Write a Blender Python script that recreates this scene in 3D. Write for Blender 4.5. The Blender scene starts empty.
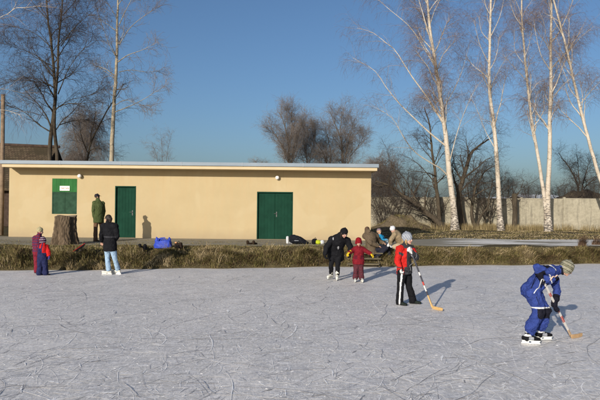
import bpy, bmesh, math, random
import numpy as np
from mathutils import Vector, Matrix, kdtree, noise as mnoise

S = bpy.context.scene
COL = S.collection
random.seed(7)
RNG = np.random.default_rng(11)

# ------------------------------------------------------------------ camera
CAM_H, FPX, PITCH, ROLL = 2.05, 590.0, math.degrees(math.atan(5 / 590.0)), 0.6
cd = bpy.data.cameras.new('camera')
cd.sensor_width = 36.0
cd.lens = FPX / 600.0 * 36.0
cd.clip_start, cd.clip_end = 0.1, 9000.0
cam = bpy.data.objects.new('camera', cd)
COL.objects.link(cam)
cam.matrix_world = (Matrix.Translation((0, 0, CAM_H)) @ Matrix.Rotation(math.radians(90 + PITCH), 4, 'X')
                    @ Matrix.Rotation(math.radians(ROLL), 4, 'Z'))
S.camera = cam
CM = cam.matrix_world.to_3x3()


def ray(px, py):
    return CM @ Vector(((px - 300) / FPX, (200 - py) / FPX, -1.0))


def on_z(px, py, z=0.0):
    r = ray(px, py)
    return Vector((0, 0, CAM_H)) + r * ((z - CAM_H) / r.z)


def at_y(px, py, y):
    r = ray(px, py)
    return Vector((0, 0, CAM_H)) + r * (y / r.y)


# ------------------------------------------------------------------ sky, sun, exposure
SUN_AZ, SUN_EL = math.radians(26.0), math.radians(17.5)     # light runs away from the viewer and to the right
w = bpy.data.worlds.new('World')
S.world = w
w.use_nodes = True
nt = w.node_tree
bg = nt.nodes['Background']
sky = nt.nodes.new('ShaderNodeTexSky')
sky.sky_type = 'NISHITA'
sky.sun_disc = False
sky.sun_elevation = SUN_EL
sky.sun_rotation = math.pi + SUN_AZ
sky.altitude = 200
sky.air_density, sky.dust_density, sky.ozone_density = 1.0, 2.4, 4.7
nt.links.new(sky.outputs[0], bg.inputs[0])
bg.inputs[1].default_value = 0.108
sl = bpy.data.lights.new('sun', 'SUN')
sl.energy, sl.angle, sl.color = 5.0, math.radians(0.5), (1.0, 0.93, 0.83)
sun = bpy.data.objects.new('sun', sl)
COL.objects.link(sun)
SUN_DIR = Vector((math.sin(SUN_AZ) * math.cos(SUN_EL), math.cos(SUN_AZ) * math.cos(SUN_EL), -math.sin(SUN_EL)))
sun.rotation_euler = SUN_DIR.to_track_quat('-Z', 'Y').to_euler()
S.view_settings.view_transform = 'Standard'
S.view_settings.look = 'None'
S.view_settings.exposure = 0.0
S.view_settings.gamma = 1.0
S.view_settings.use_curve_mapping = False
S.render.engine = 'CYCLES'
S.cycles.max_bounces = 6
S.cycles.diffuse_bounces = 3
S.cycles.transparent_max_bounces = 8


# ------------------------------------------------------------------ helpers: tags, meshes, materials
def tag(o, label=None, cat=None, group=None, kind=None):
    if label: o['label'] = label
    if cat: o['category'] = cat
    if group: o['group'] = group
    if kind: o['kind'] = kind
    return o


def empty(name, loc, rz=0.0):
    o = bpy.data.objects.new(name, None)
    o.empty_display_size = 0.2
    COL.objects.link(o)
    o.location = loc
    o.rotation_euler = (0, 0, rz)
    return o


def link(name, me, mats, parent=None):
    o = bpy.data.objects.new(name, me)
    COL.objects.link(o)
    for m in (mats if isinstance(mats, (list, tuple)) else [mats]):
        me.materials.append(m)
    if parent is not None:
        o.parent = parent
    return o


def mesh_np(name, V, F, smooth=False, mi=None):
    """V (n,3), F (m,k) with one k, or a list of such arrays."""
    V = np.asarray(V, dtype=np.float32).reshape(-1, 3)
    Fs = F if isinstance(F, list) else [F]
    Fs = [np.asarray(f, dtype=np.int32) for f in Fs if len(f)]
    me = bpy.data.meshes.new(name)
    me.vertices.add(len(V))
    me.vertices.foreach_set('co', V.ravel())
    tot = sum(f.size for f in Fs)
    npoly = sum(len(f) for f in Fs)
    me.loops.add(tot)
    me.loops.foreach_set('vertex_index', np.concatenate([f.ravel() for f in Fs]))
    me.polygons.add(npoly)
    lt = np.concatenate([np.full(len(f), f.shape[1], dtype=np.int32) for f in Fs])
    ls = np.concatenate([[0], np.cumsum(lt)[:-1]]).astype(np.int32)
    me.polygons.foreach_set('loop_start', ls)
    me.polygons.foreach_set('loop_total', lt)
    if mi is not None:
        me.polygons.foreach_set('material_index', np.asarray(mi, dtype=np.int32))
    me.polygons.foreach_set('use_smooth', np.full(npoly, bool(smooth)))
    me.update(calc_edges=True)
    me.validate()
    return me


class MB:
    """collects closed pieces in a bmesh; build() links them as one object"""
    def __init__(s):
        s.V, s.F, s.M, s.n = [], [], [], 0

    def add(s, V, F, mi=0):
        s.V += [tuple(v) for v in V]
        s.F += [tuple(i + s.n for i in f) for f in F]
        s.M += [mi] * len(F)
        s.n = len(s.V)
        return s

    def box(s, c, d, rot=None, mi=0, taper=1.0):
        hx, hy, hz = d[0] / 2, d[1] / 2, d[2] / 2
        V = []
        for z, t in ((-hz, 1.0), (hz, taper)):
            for x, y in ((-hx, -hy), (hx, -hy), (hx, hy), (-hx, hy)):
                v = Vector((x * t, y * t, z))
                if rot is not None: v = rot @ v
                V.append(v + Vector(c))
        return s.add(V, [(3, 2, 1, 0), (4, 5, 6, 7), (0, 1, 5, 4), (1, 2, 6, 5), (2, 3, 7, 6), (3, 0, 4, 7)], mi)

    def box2(s, lo, hi, mi=0):
        c = [(a + b) / 2 for a, b in zip(lo, hi)]
        return s.box(c, [b - a for a, b in zip(lo, hi)], None, mi)

    def tube(s, pts, radii, n=12, ref=None, mi=0, cap=True):
        V, F = tube_vf(pts, radii, n, ref, cap)
        return s.add(V, F, mi)

    def ell(s, c, r, R=None, n=14, mi=0):
        V, F = ell_vf(c, r, R, n)
        return s.add(V, F, mi)

    def mesh(s, name, smooth=False, bevel=0.0, autosmooth=None):
        me = bpy.data.meshes.new(name)
        me.from_pydata([tuple(v) for v in s.V], [], s.F)
        me.polygons.foreach_set('material_index', s.M)
        if bevel > 0:
            bm = bmesh.new()
            bm.from_mesh(me)
            bmesh.ops.bevel(bm, geom=list(bm.edges), offset=bevel, segments=2, affect='EDGES', profile=0.6, clamp_overlap=True)
            bm.to_mesh(me)
            bm.free()
        me.polygons.foreach_set('use_smooth', [smooth] * len(me.polygons))
        me.update()
        return me

    def build(s, name, mats, parent=None, smooth=False, bevel=0.0):
        return link(name, s.mesh(name, smooth, bevel), mats, parent)


def tube_vf(pts, radii, n=12, ref=None, cap=True):
    P = [Vector(p) for p in pts]
    m = len(P)
    RR = [r if isinstance(r, (tuple, list)) else (r, r) for r in radii]
    T = []
    for i in range(m):
        t = P[min(i + 1, m - 1)] - P[max(i - 1, 0)]
        T.append(t.normalized() if t.length > 1e-9 else Vector((0, 0, 1)))
    refs = ref if isinstance(ref, list) else [ref] * m
    rings = []

    def frame(i):
        t = T[i]
        rf = refs[i]
        if rf is None:
            rf = Vector((1, 0, 0)) if abs(t.x) < 0.8 else Vector((0, 1, 0))
        rf = Vector(rf)
        a = (rf - t * rf.dot(t))
        a = a.normalized() if a.length > 1e-6 else t.orthogonal().normalized()
        return a, t.cross(a).normalized()

    def ring(c, a, b, ra, rb):
        return [c + a * (ra * math.cos(2 * math.pi * k / n)) + b * (rb * math.sin(2 * math.pi * k / n)) for k in range(n)]
    a, b = frame(0)
    rm = min(RR[0])
    if cap:
        for ph in (60, 30):
            q = math.radians(ph)
            rings.append(ring(P[0] - T[0] * rm * math.sin(q), a, b, RR[0][0] * math.cos(q), RR[0][1] * math.cos(q)))
    for i in range(m):
        a, b = frame(i)
        rings.append(ring(P[i], a, b, *RR[i]))
    rm2 = min(RR[-1])
    if cap:
        for ph in (30, 60):
            q = math.radians(ph)
            rings.append(ring(P[-1] + T[-1] * rm2 * math.sin(q), a, b, RR[-1][0] * math.cos(q), RR[-1][1] * math.cos(q)))
    V = [v for r in rings for v in r]
    F = []
    for i in range(len(rings) - 1):
        for k in range(n):
            k2 = (k + 1) % n
            F.append((i * n + k, i * n + k2, (i + 1) * n + k2, (i + 1) * n + k))
    F.append(tuple(range(n - 1, -1, -1)))
    L = (len(rings) - 1) * n
    F.append(tuple(L + k for k in range(n)))
    return V, F


def ell_vf(c, r, R=None, n=14):
    V, F = [], []
    c = Vector(c)
    r = (r, r, r) if not isinstance(r, (tuple, list)) else r
    h = n // 2 + 1
    for i in range(1, h):
        th = math.pi * i / h
        for k in range(n):
            ph = 2 * math.pi * k / n
            v = Vector((r[0] * math.sin(th) * math.cos(ph), r[1] * math.sin(th) * math.sin(ph), r[2] * math.cos(th)))
            V.append(c + (R @ v if R is not None else v))
    top, bot = Vector((0, 0, r[2])), Vector((0, 0, -r[2]))
    V.append(c + (R @ top if R is not None else top))
    V.append(c + (R @ bot if R is not None else bot))
    for i in range(h - 2):
        for k in range(n):
            k2 = (k + 1) % n
            F.append((i * n + k, (i + 1) * n + k, (i + 1) * n + k2, i * n + k2))
    a, b = len(V) - 2, len(V) - 1
    for k in range(n):
        k2 = (k + 1) % n
        F.append((a, k, k2))
        F.append((b, (h - 2) * n + k2, (h - 2) * n + k))
    return V, F


class NT:
    def __init__(s, name):
        s.m = bpy.data.materials.new(name)
        s.m.use_nodes = True
        s.t = s.m.node_tree
        s.b = s.t.nodes['Principled BSDF']
        s.co = s.t.nodes.new('ShaderNodeTexCoord').outputs['Object']

    def n(s, kind, **kw):
        o = s.t.nodes.new(kind)
        for k, v in kw.items():
            setattr(o, k, v)
        return o

    def L(s, a, b):
        s.t.links.new(a, b)

    def vec(s, scale=(1, 1, 1), rot=(0, 0, 0), src=None):
        m = s.n('ShaderNodeMapping')
        m.inputs['Scale'].default_value = scale
        m.inputs['Rotation'].default_value = rot
        s.L(src or s.co, m.inputs['Vector'])
        return m.outputs[0]

    def noise(s, scale, detail=4, rough=0.55, dist=0.0, src=None):
        o = s.n('ShaderNodeTexNoise')
        o.inputs['Scale'].default_value = scale
        o.inputs['Detail'].default_value = detail
        o.inputs['Roughness'].default_value = rough
        o.inputs['Distortion'].default_value = dist
        s.L(src or s.co, o.inputs['Vector'])
        return o.outputs['Fac']

    def ramp(s, fac, stops, interp='LINEAR'):
        o = s.n('ShaderNodeValToRGB')
        o.color_ramp.interpolation = interp
        e = o.color_ramp.elements
        while len(e) < len(stops): e.new(0.5)
        for el, (p, c) in zip(e, stops):
            el.position = p
            el.color = (c, c, c, 1) if not isinstance(c, (tuple, list)) else (*c, 1)
        s.L(fac, o.inputs[0])
        return o.outputs[0]

    def mix(s, fac, a, b, blend='MIX'):
        o = s.n('ShaderNodeMix', data_type='RGBA', blend_type=blend)
        for sock, v in ((o.inputs[0], fac), (o.inputs[6], a), (o.inputs[7], b)):
            if hasattr(v, 'is_linked') or isinstance(v, bpy.types.NodeSocket): s.L(v, sock)
            elif isinstance(v, (int, float)): sock.default_value = v
            else: sock.default_value = (*v, 1)
        return o.outputs[2]

    def math(s, op, a, b=0.0):
        o = s.n('ShaderNodeMath', operation=op)
        for sock, v in zip(o.inputs, (a, b)):
            if isinstance(v, (int, float)): sock.default_value = v
            else: s.L(v, sock)
        return o.outputs[0]

    def sep(s, src=None):
        o = s.n('ShaderNodeSeparateXYZ')
        s.L(src or s.co, o.inputs[0])
        return o.outputs

    def bump(s, h, strength=0.3, dist=0.02):
        o = s.n('ShaderNodeBump')
        o.inputs['Strength'].default_value = strength
        o.inputs['Distance'].default_value = dist
        s.L(h, o.inputs['Height'])
        s.L(o.outputs[0], s.b.inputs['Normal'])

    def fin(s, col=None, rough=0.7, metal=0.0, spec=0.3):
        if col is not None:
            if isinstance(col, (tuple, list)): s.b.inputs['Base Color'].default_value = (*col, 1)
            else: s.L(col, s.b.inputs['Base Color'])
        if isinstance(rough, (int, float)): s.b.inputs['Roughness'].default_value = rough
        else: s.L(rough, s.b.inputs['Roughness'])
        s.b.inputs['Metallic'].default_value = metal
        s.b.inputs['Specular IOR Level'].default_value = spec
        return s.m


_mc = {}


def cmat(name, col, rough=0.75, var=0.25, scale=14.0, bump=0.25, bscale=30.0, bdist=0.01, metal=0.0, spec=0.25):
    """a coloured surface with mottling and a fine bump"""
    if name in _mc: return _mc[name]
    m = NT(name)
    n1 = m.noise(scale, 5, 0.6)
    lo = tuple(max(0, c * (1 - var)) for c in col)
    hi = tuple(min(1, c * (1 + var)) for c in col)
    c = m.ramp(n1, [(0.3, lo), (0.7, hi)])
    if bump > 0: m.bump(m.noise(bscale, 4, 0.6), bump, bdist)
    _mc[name] = m.fin(c, rough, metal, spec)
    return _mc[name]


def sub(a, b):
    return Vector(a) - Vector(b)


# ------------------------------------------------------------------ the ground
def smooth01(t):
    t = np.clip(t, 0, 1)
    return t * t * (3 - 2 * t)


TER = 0.56          # height of the terrace above the ice


def edge_y(x):
    x = np.asarray(x, float)
    return 19.4 + 0.206 * np.clip(x, -60, 60) + 0.10 * np.sin(x * 1.3 + 0.6) + 0.07 * np.sin(x * 3.1)


def top_y(x):
    x = np.asarray(x, float)
    return np.maximum(21.0 + 0.115 * np.clip(x, -60, 60), edge_y(x) + 0.8) + 0.1 * np.sin(x * 0.9)


def lump(x, y):
    return (np.sin(x * 2.3 + y * 1.1) * np.sin(y * 3.7 - x * 0.8) * 0.5 + np.sin(x * 5.1 + 1.3 * y) * np.sin(y * 6.3 + x) * 0.5)


def ground_z(x, y):
    x, y = np.asarray(x, float), np.asarray(y, float)
    e, t = edge_y(x), top_y(x)
    q = (y - e) / (t - e)
    z = np.where(q < 0, np.maximum(-0.5, q * 0.9), TER * np.clip(q, 0, 1) ** 0.62)
    hum = 0.055 * lump(x, y) + 0.085 * np.sin(x * 4.1 + 1.2 * np.sin(x * 1.3)) * np.sin(np.clip(q, 0, 1) * math.pi)
    z = z + np.where((q > 0.0) & (q < 1.25), hum * smooth01(q * 6) * (1 - smooth01((q - 0.9) / 0.35)), 0)
    far = smooth01((y - 30) / 6) * 0.05 * lump(x * 0.4, y * 0.4)
    return z + far


def grid_mesh(name, X, Y, Z, smooth=True):
    ny, nx = X.shape
    V = np.stack([X, Y, Z], -1).reshape(-1, 3)
    i = np.arange(ny - 1)[:, None] * nx + np.arange(nx - 1)[None, :]
    F = np.stack([i, i + 1, i + nx + 1, i + nx], -1).reshape(-1, 4)
    return mesh_np(name, V, F, smooth)


def ground_material():
    m = NT('bank_soil')
    a = m.noise(3.0, 6, 0.65)
    b = m.noise(22.0, 4, 0.7)
    c1 = m.ramp(a, [(0.3, (0.045, 0.036, 0.018)), (0.5, (0.09, 0.07, 0.034)), (0.72, (0.15, 0.115, 0.055))])
    c2 = m.ramp(b, [(0.35, (0.03, 0.022, 0.012)), (0.65, (0.17, 0.14, 0.075))])
    m.bump(b, 0.6, 0.05)
    return m.fin(m.mix(0.45, c1, c2), 0.95, 0, 0.1)


xs = np.concatenate([[-2500, -1200, -500, -200, -100, -60, -45], np.arange(-34, 34.01, 0.22), [45, 60, 100, 200, 500, 1200, 2500]])
vs = np.concatenate([[-80, -45, -30, -10, -3, -1, -0.5, -0.25], np.linspace(-0.1, 3.2, 34), [3.6, 4.2, 5, 6, 7.5, 9, 11, 13, 15, 17, 19, 22, 26, 32, 45, 70, 120, 250, 600, 1500, 4000]])
GX, GV = np.meshgrid(xs, vs)
GY = edge_y(GX) + GV
gr = link('ground', grid_mesh('ground', GX, GY, ground_z(GX, GY)), ground_material())
tag(gr, 'brown winter soil of the bank and the land behind it', None, None, 'structure')


def ice_material():
    m = NT('skated_ice')
    big = m.noise(0.35, 3, 0.5)
    med = m.noise(2.2, 5, 0.6, 0.5)
    s1 = m.noise(7.0, 5, 0.7, 1.2, m.vec((0.55, 1.7, 1), (0, 0, 0.35)))
    s2 = m.noise(9.0, 5, 0.7, 1.5, m.vec((1.6, 0.5, 1), (0, 0, -0.5)))
    s3 = m.noise(9.0, 5, 0.7, 1.0, m.vec((0.7, 1.9, 1), (0, 0, -0.45)))
    fine = m.noise(26.0, 5, 0.75, 0.3, m.vec((1.0, 0.36, 1), (0, 0, 0.2)))
    broad = m.noise(1.0, 4, 0.6, 0.8, m.vec((0.8, 0.55, 1), (0, 0, 0.3)))
    c = m.ramp(big, [(0.35, (0.565, 0.533, 0.495)), (0.65, (0.665, 0.627, 0.583))])
    c = m.mix(m.ramp(med, [(0.36, 0.6), (0.54, 0.0)]), c, (0.56, 0.545, 0.545))
    c = m.mix(m.ramp(s1, [(0.52, 0.0), (0.64, 0.6)]), c, (0.90, 0.86, 0.83))
    c = m.mix(m.ramp(s2, [(0.53, 0.0), (0.66, 0.75)]), c, (0.46, 0.45, 0.455))
    c = m.mix(m.ramp(s3, [(0.54, 0.0), (0.64, 0.75)]), c, (0.90, 0.86, 0.83))
    c = m.mix(m.ramp(broad, [(0.5, 0.0), (0.66, 0.6)]), c, (0.80, 0.755, 0.71))
    c = m.mix(m.ramp(fine, [(0.30, 0.75), (0.44, 0.0)]), c, (0.42, 0.41, 0.415))
    c = m.mix(m.ramp(fine, [(0.52, 0.0), (0.66, 0.9)]), c, (0.96, 0.91, 0.86))
    h = m.math('ADD', m.math('MULTIPLY', s2, 0.5), m.math('ADD', m.math('MULTIPLY', s3, 0.4), m.math('MULTIPLY', fine, 1.0)))
    m.bump(h, 0.55, 0.012)
    return m.fin(c, m.ramp(med, [(0.4, 0.42), (0.6, 0.62)]), 0, 0.25)


def ice_mesh():
    xs = np.concatenate([[-70, -50], np.arange(-36, 36.01, 0.6), [50, 70]])
    ve = np.array([-60, -40, -25, -18, -12, -8, -5, -3, -1.5, -0.5, 0.25])
    X, Vv = np.meshgrid(xs, ve)
    Y = edge_y(X) + Vv
    ny, nx = X.shape
    V = [np.stack([X, Y, np.zeros_like(X)], -1).reshape(-1, 3)]
    i = np.arange(ny - 1)[:, None] * nx + np.arange(nx - 1)[None, :]
    F = [np.stack([i, i + 1, i + nx + 1, i + nx], -1).reshape(-1, 4)]
    M = [np.zeros(F[0].shape[0], int)]
    off = V[0].shape[0]
    rng = np.random.default_rng(5)
    n = 0
    # skate cuts: thin curved ribbons, every one at its own height so that none are flush
    N = 11500
    for k in range(N):
        y = 3.2 + 17.5 * rng.random() ** 1.25
        x = rng.uniform(-0.56, 0.56) * y * 1.05
        L = rng.uniform(0.05, 0.32) if rng.random() < 0.86 else rng.uniform(0.35, 1.9)
        rad = rng.uniform(0.5, 5.0) * (1 if rng.random() < 0.5 else -1)
        th = rng.normal(0.55, 0.6) if rng.random() < 0.55 else rng.uniform(0, math.pi)
        P = 9 if L > 0.5 else 6
        s = np.linspace(0, L, P)
        a = th + s / rad + np.cumsum(rng.normal(0, 0.05, P))
        d = np.stack([np.cos(a), np.sin(a)], -1) * (L / (P - 1))
        p = np.array([x, y]) + np.cumsum(d, 0)
        if p[:, 1].max() > edge_y(x) - 0.4: continue
        white = rng.random() < 0.68
        w = rng.uniform(0.002, 0.005) if rng.random() < 0.9 else rng.uniform(0.005, 0.012)
        if L > 0.4: w *= 0.75
        if white: w *= 1.6
        prof = np.sin(np.linspace(0.08, math.pi - 0.08, P)) ** 0.6 * w * np.clip(rng.uniform(0.15, 1.3, P), 0.2, 1.3)
        nr = np.stack([-np.sin(a), np.cos(a)], -1)
        z = 0.003 + 0.003 * k / N
        A = np.concatenate([p + nr * prof[:, None], np.full((P, 1), z)], 1)
        B = np.concatenate([p - nr * prof[:, None], np.full((P, 1), z)], 1)
        V.append(np.concatenate([A, B]))
        j = np.arange(P - 1)
        F.append(np.stack([j + P, j + P + 1, j + 1, j], -1) + off)
        M.append(np.full(P - 1, (2 if white else 1) if rng.random() < 0.6 else (2 if white else 3)))
        off += 2 * P
    # longer, deeper cuts with a white ridge of shavings beside them
    for k in range(330):
        y = 3.3 + 13.5 * rng.random() ** 1.15
        x = rng.uniform(-0.56, 0.56) * y
        L = rng.uniform(0.25, 1.0) if rng.random() < 0.75 else rng.uniform(1.0, 2.6)
        P = 14
        th = rng.normal(0.7, 0.6) if rng.random() < 0.6 else rng.uniform(0, math.pi)
        rad = rng.uniform(1.3, 6.0) * (1 if rng.random() < 0.5 else -1)
        a = th + np.linspace(0, L, P) / rad + np.cumsum(rng.normal(0, 0.10, P))
        p = np.array([x, y]) + np.cumsum(np.stack([np.cos(a), np.sin(a)], -1) * (L / (P - 1)), 0)
        if p[:, 1].max() > edge_y(x) - 0.4: continue
        nr = np.stack([-np.sin(a), np.cos(a)], -1)
        w = rng.uniform(0.0025, 0.0075)
        pr = np.sin(np.linspace(0.05, math.pi - 0.25, P)) ** 0.5 * w * np.clip(rng.uniform(0.2, 1.4, P), 0.35, 1.4)
        for mi_, off_, sc_ in ((1 if rng.random() < 0.75 else 3, 0.0, 1.0), (2, 1.5 * w * (1 if rng.random() < 0.5 else -1), 0.6)):
            if mi_ == 2 and rng.random() < 0.4: continue
            z = 0.0065 + 0.002 * k / 520 + (0.0022 if mi_ == 2 else 0)
            c = p + nr * off_
            prr = pr * sc_ * (np.clip(rng.uniform(-0.3, 1.4, P), 0.02, 1.4) if mi_ == 2 else 1)
            V.append(np.concatenate([np.concatenate([c + nr * prr[:, None], np.full((P, 1), z)], 1), np.concatenate([c - nr * prr[:, None], np.full((P, 1), z)], 1)]))
            j = np.arange(P - 1)
            F.append(np.stack([j + P, j + P + 1, j + 1, j], -1) + off)
            M.append(np.where(rng.random(P - 1) < 0.3, 3, mi_) if mi_ == 1 else np.full(P - 1, mi_))
            off += 2 * P
    # little heaps of scraped snow
    for k in range(1100):
        y = 3.2 + 17.0 * rng.random() ** 1.2
        x = rng.uniform(-0.58, 0.58) * y
        if y > edge_y(x) - 0.3: continue
        r = rng.uniform(0.003, 0.010)
        st = rng.uniform(1.0, 3.5)
        th = rng.normal(0.2, 0.5)
        q = 6
        an = np.arange(q) / q * 2 * math.pi
        rr = r * rng.uniform(0.6, 1.3, q)
        ox, oy = np.cos(an) * rr * st, np.sin(an) * rr
        X1 = x + ox * math.cos(th) - oy * math.sin(th)
        Y1 = y + ox * math.sin(th) + oy * math.cos(th)
        ring = np.stack([X1, Y1, np.full(q, 0.0005)], -1)
        V.append(np.concatenate([ring, [[x, y, r * 0.25 + 0.002]]]))
        j = np.arange(q)
        tri = np.stack([j, (j + 1) % q, np.full(q, q), np.full(q, q)], -1)
        F.append(tri[:, :3] + off)
        M.append(np.full(q, 2))
        off += q + 1
    quads = [f for f in F if f.shape[1] == 4]
    tris = [f for f in F if f.shape[1] == 3]
    mq = [m for f, m in zip(F, M) if f.shape[1] == 4]
    mt = [m for f, m in zip(F, M) if f.shape[1] == 3]
    return mesh_np('ice', np.concatenate(V), [np.concatenate(quads), np.concatenate(tris)], False, np.concatenate(mq + mt))


ice = link('ice', ice_mesh(), [ice_material(), cmat('skate_cut', (0.32, 0.312, 0.32), 0.5, 0.3, 3, 0), cmat('scraped_snow', (0.95, 0.92, 0.88), 0.8, 0.05, 9, 0),
                               cmat('shallow_cut', (0.47, 0.46, 0.465), 0.5, 0.2, 3, 0)])
tag(ice, 'pale grey frozen pond cut all over by skate tracks', None, None, 'structure')


def path_material():
    m = NT('gravel_path')
    a = m.noise(1.1, 5, 0.6)
    b = m.noise(26.0, 5, 0.75)
    gravel = m.mix(0.55, m.ramp(a, [(0.3, (0.22, 0.195, 0.14)), (0.7, (0.34, 0.305, 0.225))]), m.ramp(b, [(0.3, (0.12, 0.105, 0.078)), (0.7, (0.40, 0.365, 0.29))]))
    x = m.sep()
    strip = m.noise(1.0, 6, 0.7, 0.8, m.vec((0.16, 0.75, 1)))
    fx = m.n('ShaderNodeMapRange')
    fx.inputs['From Min'].default_value, fx.inputs['From Max'].default_value = 3.5, 8.5
    fx.inputs['To Min'].default_value, fx.inputs['To Max'].default_value = -0.24, 0.05
    m.L(x[0], fx.inputs['Value'])
    icy = m.ramp(m.math('ADD', strip, fx.outputs[0]), [(0.46, 0.0), (0.54, 1.0)])
    dirt = m.noise(2.2, 6, 0.75, 0.6, m.vec((0.5, 2.2, 1)))
    icy = m.math('MULTIPLY', icy, m.ramp(dirt, [(0.36, 0.45), (0.5, 1.0)]))
    m.bump(b, 0.6, 0.03)
    return m.fin(m.mix(icy, gravel, (0.76, 0.72, 0.65)), 0.85, 0, 0.2)


def path_mesh():
    xs = np.arange(-42, 60.01, 0.25)
    X = np.repeat(xs[None, :], 12, 0)
    near = top_y(xs) + 0.42 + 0.22 * np.sin(xs * 1.7) + 0.14 * np.sin(xs * 4.3 + 1) + 0.9 * np.exp(-((xs - 8.3) / 1.3) ** 2)
    k = smooth01((xs - 3.3) / 4.0)
    far = 25.4 + (27.3 + 0.35 * np.sin(xs * 1.1) + 0.15 * np.sin(xs * 2.9) - 25.4) * k
    t = np.linspace(0, 1, 12)[:, None]
    Y = near[None, :] * (1 - t) + far[None, :] * t
    Z = np.maximum(ground_z(X, Y), TER) + 0.012 * np.sin(np.pi * np.clip(t * 6, 0, 0.5))
    Z[0] = ground_z(X[0], Y[0]) - 0.01
    return grid_mesh('path', X, Y, Z)


tag(link('path', path_mesh(), path_material()), 'grey gravel path along the building turning icy to the right', None, None, 'structure')


def heap_mesh(cx, cy, rx, ry, h, base, seed, n=48, p=1.0, lumpy=0.12):
    """an earth heap: polar grid, uneven outline"""
    rng = np.random.default_rng(seed)
    ph = rng.uniform(0, 6.28, 8)
    rr = np.linspace(0, 1, 18)[:, None]
    an = np.linspace(0, 2 * math.pi, n, endpoint=False)[None, :]
    wob = 1 + 0.10 * np.sin(2 * an + ph[0]) + 0.07 * np.sin(3 * an + ph[1]) + 0.04 * np.sin(7 * an + ph[2])
    X = cx + rx * rr * np.cos(an) * wob
    Y = cy + ry * rr * np.sin(an) * wob
    Z = base + h * (np.cos(np.pi * rr) * 0.5 + 0.5) ** p * (1 + lumpy * np.sin(X * 5 + ph[3]) * np.sin(Y * 4 + ph[4])) - 0.06 * rr
    Z += lumpy * 0.25 * np.sin(X * 9 + ph[5]) * np.sin(Y * 8 + ph[6]) * (1 - rr)
    V = np.stack([X, Y, Z], -1).reshape(-1, 3)
    i = np.arange(17)[:, None] * n + np.arange(n)[None, :]
    j = np.arange(17)[:, None] * n + (np.arange(n)[None, :] + 1) % n
    F = np.stack([i, i + n, j + n, j], -1).reshape(-1, 4)
    return mesh_np('heap', V, F, True)


def heap_material(name, lo, hi):
    m = NT(name)
    b = m.noise(9.0, 6, 0.75)
    m.bump(b, 0.7, 0.08)
    return m.fin(m.ramp(b, [(0.3, lo), (0.7, hi)]), 0.95, 0, 0.1)


SOIL = heap_material('heap_soil', (0.075, 0.056, 0.034), (0.22, 0.17, 0.105))
tag(link('earth_mound', heap_mesh(6.5, 37.9, 2.5, 1.4, 0.92, TER - 0.03, 3, lumpy=0.2), SOIL), 'low brown mound of earth beside the right end of the cream building', 'earth mound')
SPOIL = heap_material('spoil_soil', (0.07, 0.055, 0.035), (0.19, 0.15, 0.10))
pk = at_y(579, 190, 47)
tag(link('spoil_heap', heap_mesh(pk.x + 0.6, 47.5, 6.0, 3.6, pk.z - TER + 0.1, TER - 0.1, 8, 60, 1.0, 0.05), SPOIL), 'tall brown spoil heap rising above the concrete wall on the right', 'earth heap')

# wooded hills on the horizon
def hills_mesh():
    xs = np.linspace(-2600, 2600, 400)
    rng = np.random.default_rng(2)
    h = 24 + 9 * np.sin(xs / 310 + 1) + 6 * np.sin(xs / 120) + 3 * np.sin(xs / 47) + rng.normal(0, 1.0, xs.size)
    t = np.array([0, 0.35, 0.7, 1.0, 1.4, 2.0])
    prof = np.array([0, 0.45, 0.85, 1.0, 0.8, 0])
    X = np.repeat(xs[None], 6, 0)
    Y = 2300 + 300 * t[:, None] + 0 * X
    Z = prof[:, None] * h[None] + 0.2
    return grid_mesh('hills', X, Y, Z)


tag(link('hills', hills_mesh(), cmat('far_woodland', (0.13, 0.125, 0.12), 1, 0.3, 0.02, 0)), 'low wooded hills along the horizon', None, None, 'structure')

# ------------------------------------------------------------------ the cream building
WALL_Y, XL, XR, ROOF_B, ROOF_T = 25.1, -12.38, 3.02, 3.49, 3.62


def stucco():
    m = NT('cream_render')
    a = m.noise(0.8, 4, 0.6)
    b = m.noise(60, 3, 0.6)
    c = m.ramp(a, [(0.3, (0.415, 0.325, 0.184)), (0.7, (0.455, 0.360, 0.210))])
    streak = m.noise(3.0, 4, 0.6, 0.3, m.vec((1.6, 1.0, 0.22)))
    c = m.mix(m.ramp(streak, [(0.45, 0.0), (0.72, 0.45)]), c, (0.45, 0.33, 0.18))
    z = m.sep()
    foot = m.math('SUBTRACT', 1.0, m.math('MULTIPLY', m.math('ADD', z[2], m.math('MULTIPLY', m.noise(2.5, 4), -0.35)), 3.4))
    c = m.mix(m.math('MULTIPLY', m.math('MAXIMUM', foot, 0.0), 0.35), c, (0.31, 0.235, 0.15))   # splashed dirt along the foot of the wall
    top = m.n('ShaderNodeMapRange')
    top.inputs['From Min'].default_value, top.inputs['From Max'].default_value = 1.9, 2.9
    m.L(z[2], top.inputs['Value'])
    drip = m.noise(5.0, 5, 0.65, 0.2, m.vec((1.3, 1.0, 0.10)))
    c = m.mix(m.math('MULTIPLY', m.ramp(drip, [(0.55, 0.0), (0.70, 0.35)]), top.outputs[0]), c, (0.33, 0.255, 0.15))
    pat = m.noise(0.42, 3, 0.5, 0.6)
    c = m.mix(m.ramp(pat, [(0.55, 0.0), (0.58, 0.35)]), c, (0.475, 0.385, 0.235))
    m.bump(m.math('ADD', b, m.math('MULTIPLY', m.noise(6.0, 3, 0.6), 1.6)), 0.3, 0.008)
    return m.fin(c, 0.92, 0, 0.1)


house = empty('flat_roofed_building', ((XL + XR) / 2, WALL_Y, TER))
tag(house, 'long low cream building with a flat roof and green metal doors', 'building')
hx, hy, hz = house.location


def hbox(mb, lo, hi, mi=0):
    return mb.box2((lo[0] - hx, lo[1] - hy, lo[2] - hz), (hi[0] - hx, hi[1] - hy, hi[2] - hz), mi)


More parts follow.
